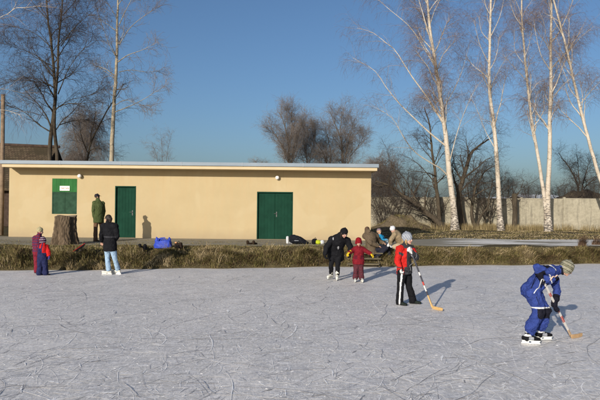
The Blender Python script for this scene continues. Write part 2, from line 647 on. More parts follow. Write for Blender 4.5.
def wall_with_holes():
    """front wall as a grid of cells with the openings left out and reveals built in; sides and back are slabs"""
    holes = [(-7.87, -6.98, TER + 0.02, 2.78), (-1.83, -0.30, TER + 0.02, 2.60), (-10.55, -9.49, 1.56, 3.07)]
    x = sorted({XL, XR, *[h[0] for h in holes], *[h[1] for h in holes]})
    z = sorted({TER - 0.3, ROOF_B, *[h[2] for h in holes], *[h[3] for h in holes]})
    V, F, ix = [], [], {}

    def vid(p):
        k = tuple(round(c, 4) for c in p)
        if k not in ix:
            ix[k] = len(V)
            V.append((p[0] - hx, p[1] - hy, p[2] - hz))
        return ix[k]
    inside = lambda cx, cz: any(h[0] < cx < h[1] and h[2] < cz < h[3] for h in holes)
    for i in range(len(x) - 1):
        for j in range(len(z) - 1):
            if inside((x[i] + x[i + 1]) / 2, (z[j] + z[j + 1]) / 2): continue
            F.append([vid((x[i], WALL_Y, z[j])), vid((x[i + 1], WALL_Y, z[j])), vid((x[i + 1], WALL_Y, z[j + 1])), vid((x[i], WALL_Y, z[j + 1]))])
    for a, b, c, d in holes:
        y0, y1 = WALL_Y, WALL_Y + 0.12
        for p, q in (((a, c), (a, d)), ((a, d), (b, d)), ((b, d), (b, c)), ((b, c), (a, c))):
            F.append([vid((p[0], y0, p[1])), vid((q[0], y0, q[1])), vid((q[0], y1, q[1])), vid((p[0], y1, p[1]))])
    Y2 = WALL_Y + 3.0
    zb = z[0]
    F.append([vid((XL, Y2, zb)), vid((XL, WALL_Y, zb)), vid((XL, WALL_Y, ROOF_B)), vid((XL, Y2, ROOF_B))])
    F.append([vid((XR, WALL_Y, zb)), vid((XR, Y2, zb)), vid((XR, Y2, ROOF_B)), vid((XR, WALL_Y, ROOF_B))])
    F.append([vid((XR, Y2, zb)), vid((XL, Y2, zb)), vid((XL, Y2, ROOF_B)), vid((XR, Y2, ROOF_B))])
    me = bpy.data.meshes.new('wall')
    me.from_pydata(V, [], F)
    me.update()
    return me


link('wall', wall_with_holes(), stucco(), house)
CREAM = cmat('eave_paint', (0.52, 0.41, 0.25), 0.7, 0.06, 2, 0.1)
hbox(MB(), (-12.30, WALL_Y - 0.8, ROOF_B), (3.17, WALL_Y + 3.2, ROOF_T)).build('eave', CREAM, house, bevel=0.006)
zinc = cmat('zinc_sheet', (0.21, 0.25, 0.285), 0.5, 0.08, 1.2, 0.1, 5, 0.01, 0.0, 0.3)
rf = MB()
hbox(rf, (-12.36, WALL_Y - 0.86, ROOF_T + 0.002), (3.23, WALL_Y + 3.3, ROOF_T + 0.15))
roof = rf.build('roof', zinc, house, bevel=0.012)
for sx in (-9.9, -7.4, -4.9, -2.4, 0.1):
    sm = MB()
    hbox(sm, (sx, WALL_Y - 0.868, ROOF_T + 0.0), (sx + 0.03, WALL_Y - 0.861, ROOF_T + 0.153))
    sm.build('seam', cmat('zinc_seam', (0.27, 0.30, 0.33), 0.5, 0.1, 3, 0), roof)

GREEN = cmat('green_door_paint', (0.009, 0.041, 0.025), 0.75, 0.18, 2.5, 0.15, 8, 0.01, 0, 0.06)
GREEN_HI = cmat('light_green_board', (0.032, 0.125, 0.038), 0.8, 0.15, 3.0, 0.1, spec=0.06)
GREEN_LO = cmat('dull_green_shutter', (0.028, 0.062, 0.038), 0.8, 0.28, 5.0, 0.15, spec=0.06)  # duller, more mottled green than the board above
PALE = cmat('pale_frame', (0.55, 0.50, 0.36), 0.7, 0.1, 4, 0)
STEEL = cmat('dull_steel', (0.10, 0.10, 0.095), 0.6, 0.2, 8, 0)


def door(x0, x1, z1, leaves):
    z0, y = TER + 0.02, WALL_Y + 0.075
    fr = MB()
    hbox(fr, (x0 + 0.002, WALL_Y - 0.012, z0), (x0 + 0.045, WALL_Y + 0.11, z1 - 0.002))
    hbox(fr, (x1 - 0.045, WALL_Y - 0.012, z0), (x1 - 0.002, WALL_Y + 0.11, z1 - 0.002))
    hbox(fr, (x0 + 0.047, WALL_Y - 0.012, z1 - 0.047), (x1 - 0.047, WALL_Y + 0.11, z1 - 0.002))
    d = fr.build('door', GREEN, house, bevel=0.003)
    wl = (x1 - x0 - 0.10) / leaves
    for k in range(leaves):
        a = x0 + 0.05 + k * wl + 0.004
        b = a + wl - 0.008
        lf = MB()
        hbox(lf, (a, y, z0 + 0.01), (b, y + 0.03, z1 - 0.055))
        nb = 5 if leaves == 2 else 6
        for i in range(nb):                                  # pressed vertical ribs of the sheet
            cx = a + (i + 0.5) * (b - a) / nb
            hbox(lf, (cx - (b - a) / nb * 0.36, y - 0.007, z0 + 0.07), (cx + (b - a) / nb * 0.36, y + 0.002, z0 + (z1 - z0) * 0.47))
            hbox(lf, (cx - (b - a) / nb * 0.36, y - 0.007, z0 + (z1 - z0) * 0.5), (cx + (b - a) / nb * 0.36, y + 0.002, z1 - 0.12))
        lf.build('leaf', GREEN, d, bevel=0.002)
        xh = a - 0.004 if k == 0 else b + 0.004
        for zz in (0.22, 0.75):
            hg = MB()
            hg.tube([(xh - hx, y - 0.015 - hy, z0 + (z1 - z0) * zz - hz), (xh - hx, y - 0.015 - hy, z0 + (z1 - z0) * zz + 0.12 - hz)], [0.012, 0.012], 8)
            hg.build('hinge', GREEN, d)
    hd = MB()
    xk = x1 - 0.16 if leaves == 1 else (x0 + x1) / 2 + 0.07
    hbox(hd, (xk - 0.02, y - 0.012, z0 + 0.95), (xk + 0.02, y - 0.007, z0 + 1.17))
    hd.tube([(xk - hx, y - 0.012 - hy, z0 + 1.09 - hz), (xk - hx, y - 0.055 - hy, z0 + 1.09 - hz), (xk - 0.10 - hx, y - 0.055 - hy, z0 + 1.09 - hz)], [0.009] * 3, 8)
    hd.build('handle', STEEL, d)
    return d


d1 = door(-7.87, -6.98, 2.78, 1)
d1['label'] = 'single green metal door on the left'
d2 = door(-1.83, -0.30, 2.60, 2)
d2['label'] = 'double green metal door on the right'
sh = MB()
y = WALL_Y + 0.02
hbox(sh, (-10.545, y, 1.565), (-9.495, y + 0.04, 2.497))
hbox(sh, (-10.545, y - 0.012, 1.565), (-10.50, y - 0.001, 2.497))
hbox(sh, (-9.54, y - 0.012, 1.565), (-9.495, y - 0.001, 2.497))
hbox(sh, (-10.035, y - 0.010, 1.61), (-10.0, y - 0.001, 2.45))
hbox(sh, (-10.498, y - 0.012, 1.565), (-9.542, y - 0.001, 1.605))
hbox(sh, (-10.498, y - 0.012, 2.455), (-9.542, y - 0.001, 2.497))
shut = sh.build('window_shutter', GREEN_LO, house)
ub = MB()
for i in range(6):
    a = -10.545 + i * 0.175
    hbox(ub, (a, y - 0.02, 2.50), (a + 0.172, y + 0.03, 3.065))
ub.build('board', GREEN_HI, shut, bevel=0.003)
sg = MB()
hbox(sg, (-10.22, y - 0.04, 2.555), (-9.80, y - 0.022, 2.755))
sign = sg.build('sign', cmat('sign_white', (0.78, 0.76, 0.70), 0.5, 0.05, 4, 0), house, bevel=0.003)
lt = MB()                                                     # one line of small dark red capitals
gl = ['111 1', '1 1 1', '11 11', '1 1', '1111', '11 1', '1 11 ']
for i in range(7):
    cx = -10.165 + i * 0.052
    hbox(lt, (cx, y - 0.0435, 2.625), (cx + 0.010, y - 0.0405, 2.69))
    if i in (0, 2, 3, 5): hbox(lt, (cx + 0.0105, y - 0.0435, 2.680), (cx + 0.034, y - 0.0405, 2.69))
    if i in (1, 2, 4, 6): hbox(lt, (cx + 0.0105, y - 0.0435, 2.652), (cx + 0.034, y - 0.0405, 2.662))
    if i in (0, 1, 4, 5): hbox(lt, (cx + 0.0345, y - 0.0435, 2.625), (cx + 0.044, y - 0.0405, 2.676))
lt.build('lettering', cmat('sign_red', (0.30, 0.05, 0.04), 0.6, 0.1, 5, 0), sign)
for lx, lz in ((-9.36, 3.19), (-0.98, 3.21)):
    b = MB()
    b.tube([(lx - hx, WALL_Y + 0.005 - hy, lz - hz), (lx - hx, WALL_Y - 0.04 - hy, lz - hz)], [0.075, 0.07], 18, cap=False)
    lm = b.build('wall_lamp', cmat('lamp_base', (0.55, 0.55, 0.52), 0.5, 0.1, 5, 0), house)
    g = MB()
    g.ell((lx + 0.01 - hx, WALL_Y - 0.115 - hy, lz - 0.01 - hz), (0.085, 0.085, 0.085), None, 18)
    g.build('globe', cmat('milk_glass', (0.78, 0.77, 0.74), 0.25, 0.03, 3, 0, spec=0.5), lm, smooth=True)

# ------------------------------------------------------------------ concrete panel wall
def concrete():
    m = NT('panel_concrete')
    a = m.noise(0.9, 6, 0.65)
    b = m.noise(7.0, 6, 0.7)
    st = m.noise(4.0, 4, 0.6, 0.2, m.vec((1.2, 1, 0.12)))
    c = m.mix(0.5, m.ramp(a, [(0.3, (0.26, 0.23, 0.165)), (0.7, (0.43, 0.385, 0.285))]), m.ramp(b, [(0.3, (0.20, 0.18, 0.13)), (0.7, (0.48, 0.43, 0.32))]))
    c = m.mix(m.ramp(st, [(0.5, 0.0), (0.72, 0.55)]), c, (0.10, 0.09, 0.07))
    m.bump(b, 0.4, 0.02)
    return m.fin(c, 0.92, 0, 0.1)


CONC = concrete()
fw = empty('concrete_wall', (15.0, 40.0, TER))
tag(fw, 'weathered grey concrete panel wall running behind the birches', 'concrete wall')
PW = 2.9
for i in range(-9, 14):
    x = i * PW
    p = MB()
    dz = 0.03 * math.sin(i * 2.1)
    p.box((x + PW / 2, 0, 1.0 + dz), (PW - 0.17, 0.10, 2.06))
    p.box((x + PW / 2, 0, 2.03 + dz + 0.042), (PW - 0.17, 0.14, 0.08))
    p.build('panel', CONC, fw, bevel=0.012)
    q = MB()
    q.box((x, 0, 1.06 + dz), (0.16, 0.19, 2.2 + 0.05 * math.sin(i * 1.7)), None, 0, 0.94)
    q.build('post', CONC, fw, bevel=0.012)

# ------------------------------------------------------------------ old barn at the left, pole, far sheds
def tiles():
    m = NT('dappled_shade_tiles')
    br = m.n('ShaderNodeTexBrick')
    br.inputs['Scale'].default_value = 1.0
    br.inputs['Brick Width'].default_value = 0.19
    br.inputs['Row Height'].default_value = 0.13
    br.inputs['Mortar Size'].default_value = 0.012
    br.inputs['Color1'].default_value = (0.075, 0.052, 0.034, 1)
    br.inputs['Color2'].default_value = (0.13, 0.095, 0.06, 1)
    br.inputs['Mortar'].default_value = (0.02, 0.016, 0.012, 1)
    m.L(m.vec((1, 1, 1), (math.radians(90), 0, 0)), br.inputs['Vector'])
    c = m.mix(m.ramp(m.noise(0.7, 6, 0.7), [(0.40, 0.0), (0.58, 0.85)]), br.outputs['Color'], (0.045, 0.036, 0.022))  # dark noise patches put dappled light and shade into the tile colour
    m.bump(br.outputs['Fac'], 0.5, 0.03)
    return m.fin(c, 0.9, 0, 0.1)


barn = empty('old_barn', (-21.9, 36.0, TER))
tag(barn, 'dark old barn with a brown roof, dappled shade in its colour, behind the left end of the building', 'barn')
TIMBER = cmat('dark_barn_boards', (0.055, 0.036, 0.026), 0.9, 0.35, 5, 0.4, 20, 0.02)
bw = MB()
for i in range(38):
    bw.box((-5.3 + i * 0.284, 0.0 + 0.004 * (i % 3), 1.25), (0.276, 0.06, 2.5))
bw.box((5.45, 3.0, 1.3), (0.1, 5.8, 2.6))
bw.box((-5.5, 3.0, 1.3), (0.1, 5.8, 2.6))
bw.box((0, 5.95, 1.3), (11, 0.1, 2.6))
bw.build('wall', TIMBER, barn)
rm = MB()
v = [(-6.0, -0.5, 2.35), (5.65, -0.5, 2.3), (5.85, 3.0, 5.12), (-6.0, 3.0, 5.5), (-6.0, 6.4, 2.35), (5.65, 6.4, 2.3)]
u = [(a, b, c - 0.14) for a, b, c in v]
rm.add(v + u, [(0, 1, 2, 3), (3, 2, 5, 4), (9, 8, 7, 6), (10, 11, 8, 9), (0, 6, 7, 1), (1, 7, 8, 2), (2, 8, 11, 5), (5, 11, 10, 4), (4, 10, 9, 3), (3, 9, 6, 0)])
rm.build('roof', tiles(), barn)
rg = MB()
rg.tube([(-6.05, 3.0, 5.55), (0, 3.0, 5.35), (5.9, 3.0, 5.17)], [0.10] * 3, 10)
rg.build('ridge', TIMBER, barn)
gb = MB()
gb.add([(5.46, 0.1, 2.58), (5.46, 5.9, 2.58), (5.46, 3.0, 4.95), (5.40, 0.1, 2.58), (5.40, 5.9, 2.58), (5.40, 3.0, 4.95)], [(0, 1, 2), (5, 4, 3), (0, 3, 4, 1), (1, 4, 5, 2), (2, 5, 3, 0)])
gb.build('gable', TIMBER, barn)

pb = on_z(2, 243, TER)
pb = Vector((at_y(1.5, 205, 26.5).x, 26.5, TER))
pt = at_y(1.5, 95, 26.5)
pole = empty('wooden_pole', pb)
tag(pole, 'bare weathered wooden pole at the left end of the cream building', 'pole')
pm = MB()
pm.tube([(0, 0, -0.3), (0.01, 0, 2), (0.0, 0, pt.z - TER)], [0.10, 0.095, 0.08], 14, cap=False)
pm.build('shaft', cmat('grey_pole_wood', (0.20, 0.14, 0.09), 0.85, 0.3, 6, 0.4, 30, 0.01), pole, smooth=True)
pm = MB()
pm.tube([(0, 0, pt.z - TER - 0.02), (0, 0, pt.z - TER + 0.03)], [0.095, 0.09], 14, cap=False)
pm.build('cap', cmat('pole_cap', (0.10, 0.07, 0.05), 0.8), pole)

WHITE_R = cmat('pale_sheet_roof', (0.62, 0.62, 0.60), 0.5, 0.06, 0.3, 0)
SHEDW = cmat('shed_wall', (0.24, 0.21, 0.18), 0.9, 0.15, 0.4, 0)


def far_shed(name, px0, px1, pyb, pyt, y, depth, label):
    a, b = at_y(px0, pyb, y), at_y(px1, pyb, y)
    zt = at_y((px0 + px1) / 2, pyt, y).z
    r = empty(name, ((a.x + b.x) / 2, y, TER - 0.1))
    W, ze, zr = b.x - a.x, a.z - r.location.z, zt - r.location.z
    m = MB()
    m.box((0, depth / 2, ze / 2), (W, depth, ze))
    m.build('wall', SHEDW, r)
    m = MB()
    v = [(-W / 2 - .5, -.6, ze - .1), (W / 2 + .5, -.6, ze - .1), (W / 2 + .5, depth / 2, zr), (-W / 2 - .5, depth / 2, zr), (W / 2 + .5, depth + .6, ze - .1), (-W / 2 - .5, depth + .6, ze - .1)]
    u = [(p, q, s + .25) for p, q, s in v]
    m.add(v + u, [(3, 2, 1, 0), (5, 4, 2, 3), (6, 7, 8, 9), (9, 8, 10, 11), (0, 1, 7, 6), (1, 2, 8, 7), (2, 4, 10, 8), (4, 5, 11, 10), (5, 3, 9, 11), (3, 0, 6, 9)])
    m.build('roof', WHITE_R, r)
    wn = MB()
    for i in range(int(W / 6)):
        wn = MB()
        wn.box((-W / 2 + 3 + i * 6, -0.02, ze * 0.62), (2.2, 0.06, ze * 0.3))
        wn.build('window', cmat('shed_glass', (0.06, 0.07, 0.09), 0.2, 0.1, 2, 0, spec=0.5), r)
    tag(r, label, 'shed')


far_shed('storage_shed', 528, 566, 199.5, 195.0, 150, 16, 'far pale roofed shed just left of the spoil heap')
far_shed('storage_shed', 497, 526, 200.2, 197.6, 190, 14, 'far pale roofed shed between the second and third birch')


# ------------------------------------------------------------------ trees
def resample(pts, n):
    P = np.asarray(pts, float)
    # Catmull-Rom through the points, then even spacing
    Q = np.concatenate([[2 * P[0] - P[1]], P, [2 * P[-1] - P[-2]]])
    out = []
    for i in range(1, len(Q) - 2):
        t = np.linspace(0, 1, 12, endpoint=False)[:, None]
        a, b, c, d = Q[i - 1], Q[i], Q[i + 1], Q[i + 2]
        out.append(0.5 * (2 * b + (c - a) * t + (2 * a - 5 * b + 4 * c - d) * t ** 2 + (3 * b - a - 3 * c + d) * t ** 3))
    out.append(Q[-2][None])
    D = np.concatenate(out)
    s = np.concatenate([[0], np.cumsum(np.linalg.norm(np.diff(D, axis=0), axis=1))])
    u = np.linspace(0, s[-1], n)
    return np.stack([np.interp(u, s, D[:, k]) for k in range(3)], -1)


def unit(v):
    return v / np.maximum(np.linalg.norm(v, axis=-1, keepdims=True), 1e-9)


def spawn(P, R, K, t0=0.25, t1=1.0, L=(0.5, 1.0), ang=(30, 60), g=0.0, wand=0.12, n=6, rs=0.6, rmax=1.0, rmin=0.003, fall=0.4, tip=0.35, g0=0.0, rng=RNG):
    N, M = P.shape[0], P.shape[1]
    t = t0 + (t1 - t0) * (np.arange(K)[None] + rng.random((N, K))) / K
    f = t * (M - 1)
    i = np.clip(f.astype(int), 0, M - 2)
    a = (f - i)[..., None]
    r_ = np.arange(N)[:, None]
    pos = P[r_, i] * (1 - a) + P[r_, i + 1] * a
    T = unit(P[r_, i + 1] - P[r_, i])
    rad = R[r_, i] * (1 - a[..., 0]) + R[r_, i + 1] * a[..., 0]
    v = rng.normal(size=T.shape)
    v = unit(v - (v * T).sum(-1, keepdims=True) * T)
    th = np.radians(rng.uniform(ang[0], ang[1], (N, K)))[..., None]
    d = np.cos(th) * T + np.sin(th) * v
    d[..., 2] += g0
    d = unit(d)
    ln = rng.uniform(L[0], L[1], (N, K)) * (1 - fall * (t - t0) / max(t1 - t0, 1e-6))
    pts = [pos]
    for j in range(n - 1):
        d = d + rng.normal(size=d.shape) * wand
        d[..., 2] += g
        d = unit(d)
        pts.append(pts[-1] + d * (ln / (n - 1))[..., None])
    C = np.stack(pts, 2).reshape(N * K, n, 3)
    r0 = np.clip(rad * rs * rng.uniform(0.7, 1.1, rad.shape), rmin, rmax).reshape(-1, 1)
    CR = r0 * (1 - (1 - tip) * np.linspace(0, 1, n)[None])
    return C, CR


def tubes_np(P, R, sides):
    N, M, _ = P.shape
    T = np.empty_like(P)
    T[:, 1:-1] = P[:, 2:] - P[:, :-2]
    T[:, 0] = P[:, 1] - P[:, 0]
    T[:, -1] = P[:, -1] - P[:, -2]
    T = unit(T)
    m = unit(P[:, -1] - P[:, 0])
    ref = np.where(np.abs(m[:, 2:3]) < 0.8, np.array([[0, 0, 1.0]]), np.array([[1.0, 0, 0]]))[:, None]
    a = unit(np.cross(T, np.broadcast_to(ref, T.shape)))
    b = np.cross(T, a)
    an = np.arange(sides) / sides * 2 * math.pi
    V = P[:, :, None] + R[:, :, None, None] * (np.cos(an)[None, None, :, None] * a[:, :, None] + np.sin(an)[None, None, :, None] * b[:, :, None])
    base = (np.arange(N) * M * sides)[:, None, None] + (np.arange(M - 1) * sides)[None, :, None]
    k = np.arange(sides)[None, None, :]
    k2 = (k + 1) % sides
    F = np.stack([base + k, base + k2, base + sides + k2, base + sides + k], -1).reshape(-1, 4)
    return V.reshape(-1, 3), F


def branches(name, sets, mat, parent, smooth=True, which=None):
    """sets: (P, R, sides); everything is stored relative to the parent's place"""
    V, F, o, mi = [], [], 0, []
    loc = np.array(parent.location)
    for i_, (P, R, sd) in enumerate(sets):
        v, f = tubes_np(P, R, sd)
        V.append(v - loc)
        F.append(f + o)
        mi.append(np.full(len(f), which[i_] if which else 0))
        o += len(v)
    return link(name, mesh_np(name, np.concatenate(V), np.concatenate(F), smooth, np.concatenate(mi)), mat, parent)


def taper(n, r0, r1, p=0.8):
    return (r0 + (r1 - r0) * np.linspace(0, 1, n) ** p)[None]


def birch_bark():
    m = NT('birch_bark')
    band = m.noise(1.0, 5, 0.65, 0.8, m.vec((5.0, 5.0, 16.0)))
    big = m.noise(1.5, 5, 0.7, 0.4, m.vec((1.8, 1.8, 1.1)))
    z = m.sep()
    low = m.n('ShaderNodeMapRange')
    low.inputs['From Min'].default_value, low.inputs['From Max'].default_value = 0.0, 3.2
    low.inputs['To Min'].default_value, low.inputs['To Max'].default_value = 0.10, -0.05
    m.L(z[2], low.inputs['Value'])
    c = m.mix(m.ramp(big, [(0.35, 0.0), (0.65, 0.85)]), (0.58, 0.515, 0.425), (0.38, 0.31, 0.225))
    dark = m.ramp(m.math('ADD', band, low.outputs[0]), [(0.535, 0.0), (0.61, 0.92)])
    c = m.mix(dark, c, (0.06, 0.05, 0.045))
    m.bump(band, 0.4, 0.02)
    return m.fin(c, 0.8, 0, 0.15)


def bark(name, lo, hi):
    m = NT(name)
    a = m.noise(1.0, 6, 0.7, 0.5, m.vec((12, 12, 2.2)))
    m.bump(a, 0.7, 0.03)
    return m.fin(m.ramp(a, [(0.3, lo), (0.7, hi)]), 0.92, 0, 0.1)


BIRCH = birch_bark()
BIRCH_TWIG = cmat('birch_twigs', (0.15, 0.10, 0.08), 0.8, 0.25, 1.5, 0)
BIRCH_LIMB = cmat('birch_branches', (0.36, 0.285, 0.225), 0.8, 0.25, 1.5, 0)
DARKBARK = bark('dark_bark', (0.032, 0.026, 0.018), (0.115, 0.09, 0.062))
DARKTWIG = cmat('dark_twigs', (0.062, 0.047, 0.038), 0.85, 0.3, 1.5, 0)
MIDBARK = bark('grey_brown_bark', (0.08, 0.066, 0.052), (0.18, 0.15, 0.12))
MIDTWIG = cmat('grey_brown_twigs', (0.19, 0.155, 0.128), 0.85, 0.25, 1.0, 0)
PALEBARK = bark('pale_poplar_bark', (0.26, 0.215, 0.15), (0.46, 0.39, 0.28))
PALETWIG = cmat('pale_twigs', (0.22, 0.165, 0.115), 0.8, 0.25, 1.0, 0)


def px_path(pts, y, rng=RNG, depth=0.0, n=14):
    """a limb through photo points at a depth; the depth argument bends it towards (-) or away (+) along its run"""
    m = len(pts)
    return resample([tuple(at_y(px, py, y + depth * i / max(m - 1, 1))) for i, (px, py) in enumerate(pts)], n)[None]


def cat(a):
    return np.concatenate(a)


def birch(label, y, stems, limbs, r0s, crown=(1.0,), dens=1.0, seed=1, top_twig=True):
    """stems and limbs follow the photograph's own lines; the rest grows from them"""
    rng = np.random.default_rng(seed)
    b = at_y(*stems[0][0], y)
    base = Vector((b.x, y, float(ground_z(b.x, y))))
    root = empty('birch_tree', base)
    tag(root, label, 'birch tree', 'birches along the concrete wall')
    tr, s_all = [], []
    for st, r0 in zip(stems, r0s):
        P = px_path(st, y, rng, rng.uniform(-0.4, 0.4), 34)
        P[0, 0, 2] = base.z - 0.1
        P = P + np.concatenate([np.zeros((1, 2, 3)), np.cumsum(rng.normal(0, 0.012, (1, 32, 3)), 1)], 1) * np.array([1, 1, 0])
        R = taper(34, r0 * 0.82, 0.03, 0.8)
        R[0, 0] *= 1.55
        R[0, 1] *= 1.15
        tr.append((P, R, 12))
        s_all.append((P, R))
    lim = []
    for i, (lb, r) in enumerate(limbs):
        P = px_path(lb, y, rng, rng.uniform(-2.2, 2.2), 16)
        lim.append((P, taper(16, r * 0.85, 0.007, 0.8)))
    stemP, stemR = cat([p for p, _ in s_all]), cat([r for _, r in s_all])
    K = int(26 * dens)
    A, AR = spawn(stemP, stemR, K, 0.28, 0.99, (1.6, 3.6), (25, 50), 0.02, 0.08, 16, 0.45, 0.045, 0.012, 0.45, 0.25, 0.25, rng)
    if lim:
        lP, lR = cat([p for p, _ in lim]), cat([r for _, r in lim])
        tr.append((lP, lR, 8))
        B, BR = cat([A, lP]), cat([AR, lR])
    else:
        B, BR = A, AR
    big = AR[:, 0] > 0.019
    if big.any(): tr.append((A[big], AR[big], 6))
    C, CR = spawn(B, BR, int(12 * dens), 0.38, 1.0, (0.8, 2.0), (20, 60), -0.03, 0.10, 9, 0.55, 0.014, 0.006, 0.25, 0.3, 0.05, rng)
    T_, TR = spawn(B, BR, 4, 0.82, 1.0, (0.7, 1.5), (8, 40), -0.05, 0.10, 9, 0.9, 0.012, 0.006, 0.2, 0.3, 0.05, rng)
    C, CR = cat([C, T_]), cat([CR, TR])
    D, DR = spawn(C, CR, int(8 * dens), 0.12, 1.0, (0.45, 1.15), (25, 70), -0.16, 0.12, 7, 0.6, 0.0062, 0.0036, 0.2, 0.45, -0.05, rng)
    E, ER = spawn(D, DR, 2, 0.2, 1.0, (0.25, 0.8), (20, 60), -0.2, 0.12, 4, 0.8, 0.0045, 0.003, 0.2, 0.6, -0.1, rng)
    branches('trunk', tr, BIRCH, root)
    tw = [(C, CR, 4), (D, DR, 3), (E, ER, 3)]
    wood = [1, 0, 0]
    if (~big).any():
        tw.append((A[~big], AR[~big], 5))
        wood.append(1)
    branches('crown', tw, [BIRCH_TWIG, BIRCH_LIMB], root, True, wood)
    return root


birch('birch with long white limbs spreading left, nearest to the building', 37.0,
      [[(455, 229), (454, 214), (449, 172), (444, 125), (436, 69), (430, 31), (427, 0), (424, -35), (420, -75)]],
      [([(448, 176), (440, 168), (431, 163), (415, 152), (404, 138), (392, 118), (373, 106)], 0.065),
       ([(446, 146), (430, 133), (413, 117), (398, 102), (386, 87), (374, 70), (353, 58)], 0.075),
       ([(443, 122), (427, 97), (413, 78), (404, 64), (395, 50), (385, 42), (372, 32), (357, 28)], 0.075),
       ([(436, 68), (424, 48), (410, 27), (389, 9), (374, -4)], 0.055),
       ([(434, 52), (427, 28), (419, 0), (410, -30)], 0.06),
       ([(446, 140), (444, 110), (455, 88), (463, 68), (469, 46)], 0.05),
       ([(450, 160), (458, 130), (467, 106), (478, 84)], 0.045)], [0.26], dens=1.0, seed=21)
birch('single birch standing upright with a bare wavy trunk, second from the building', 37.4,
      [[(501, 229), (499, 205), (496, 156), (493, 117), (490.5, 94), (489.5, 69), (490.5, 37), (492, 0), (493, -40), (495, -80)]],
      [([(496, 150), (486, 132), (478, 112), (470, 95)], 0.04), ([(490, 90), (499, 70), (508, 55)], 0.035),
       ([(490, 66), (480, 45), (474, 20)], 0.035), ([(491, 36), (500, 16), (505, -8)], 0.035)], [0.215], dens=0.75, seed=22)
birch('twin stemmed birch, its two white trunks parting from one base', 36.6,
      [[(549, 229), (548, 212), (547.5, 190), (549, 150), (549.6, 117), (550.5, 60), (551, 0), (551, -40), (552, -80)],
       [(547, 228), (545, 200), (540, 168), (534, 131), (531.6, 117), (527, 75), (523, 24), (522.5, 0), (521, -45)]],
      [([(550.5, 43), (558, 34), (565, 20), (573, 0), (578, -18)], 0.055), ([(550, 70), (541, 55), (536, 35), (533, 15)], 0.04),
       ([(528, 82), (515, 68), (504, 56)], 0.035), ([(549, 130), (538, 116), (528, 100)], 0.035), ([(525, 30), (514, 14), (508, -8)], 0.035),
       ([(551, 100), (564, 84), (580, 72)], 0.035)], [0.215, 0.16], dens=0.8, seed=23)
birch('thin birch leaning left, farthest along the wall', 36.0,
      [[(614, 229), (610, 205), (599, 174), (583.5, 117), (576, 84), (565, 39), (559, 15), (555, 0), (548, -35), (543, -70)]],
      [([(580, 104), (592, 90), (604, 78)], 0.04), ([(568, 52), (580, 38), (594, 26)], 0.035), ([(572, 68), (562, 52), (556, 36)], 0.03)], [0.16], dens=0.8, seed=24)


def dark_tree(name, label, cat_, y, stems, r0s, limbs=(), K=(10, 8, 7, 3), L=((1.2, 2.8), (0.6, 1.4), (0.3, 0.8), (0.2, 0.5)), mats=(None, None),
              seed=1, t0=0.3, droop=(0.0, -0.02, -0.04), ang=(30, 70), rmin=(0.012, 0.006, 0.0035, 0.003), group=None, wand=0.16, up=0.15, foot=True):
    rng = np.random.default_rng(seed)
    b = at_y(*stems[0][0], y)
    base = Vector((b.x, y, float(ground_z(b.x, y))))
    root = empty(name, base)
    tag(root, label, cat_, group)
    tr, sp, sr = [], [], []
    for st, r0 in zip(stems, r0s):
        P = px_path(st, y, rng, rng.uniform(-0.5, 0.5), 26)
        if foot: P[0, 0, 2] = base.z - 0.15
        P = P + np.concatenate([np.zeros((1, 2, 3)), np.cumsum(rng.normal(0, 0.02, (1, 24, 3)), 1)], 1)
        R = taper(26, r0, max(0.16 * r0, 0.015), 0.8)
        R[0, 0] *= 1.4
        tr.append((P, R, 10))
        sp.append(P)
        sr.append(R)
    A, AR = spawn(cat(sp), cat(sr), K[0], t0, 0.99, L[0], ang, droop[0], wand * 0.6, 16, 0.5, 0.09, rmin[0], 0.45, 0.25, up, rng)
    if limbs:
        lP = cat([px_path(l, y, rng, rng.uniform(-1.8, 1.8), 16) for l, _ in limbs])
        lR = cat([taper(16, r * 0.75, 0.005, 0.75) for _, r in limbs])
        A, AR = cat([A, lP]), cat([AR, lR])
    tr.append((A, AR, 6))
    B, BR = spawn(A, AR, K[1], 0.15, 1.0, L[1], (25, 65), droop[1], wand, 8, 0.55, 0.03, rmin[1], 0.3, 0.3, up * 0.4, rng)
    if limbs:
        T_, TR = spawn(lP, lR, 7, 0.6, 1.0, L[1], (10, 45), droop[1], wand, 8, 0.9, 0.02, rmin[1], 0.3, 0.3, up * 0.4, rng)
        B, BR = cat([B, T_]), cat([BR, TR])
    C, CR = spawn(B, BR, K[2], 0.15, 1.0, L[2], (25, 65), droop[2], wand, 6, 0.6, 0.012, rmin[2], 0.3, 0.45, 0, rng)
    D, DR = spawn(C, CR, K[3], 0.2, 1.0, L[3], (25, 65), droop[2], wand, 4, 0.7, 0.007, rmin[3], 0.3, 0.6, 0, rng)
    branches('trunk', tr, mats[0] or DARKBARK, root)
    branches('crown', [(B, BR, 4), (C, CR, 3), (D, DR, 3)], mats[1] or DARKTWIG, root)
    return root


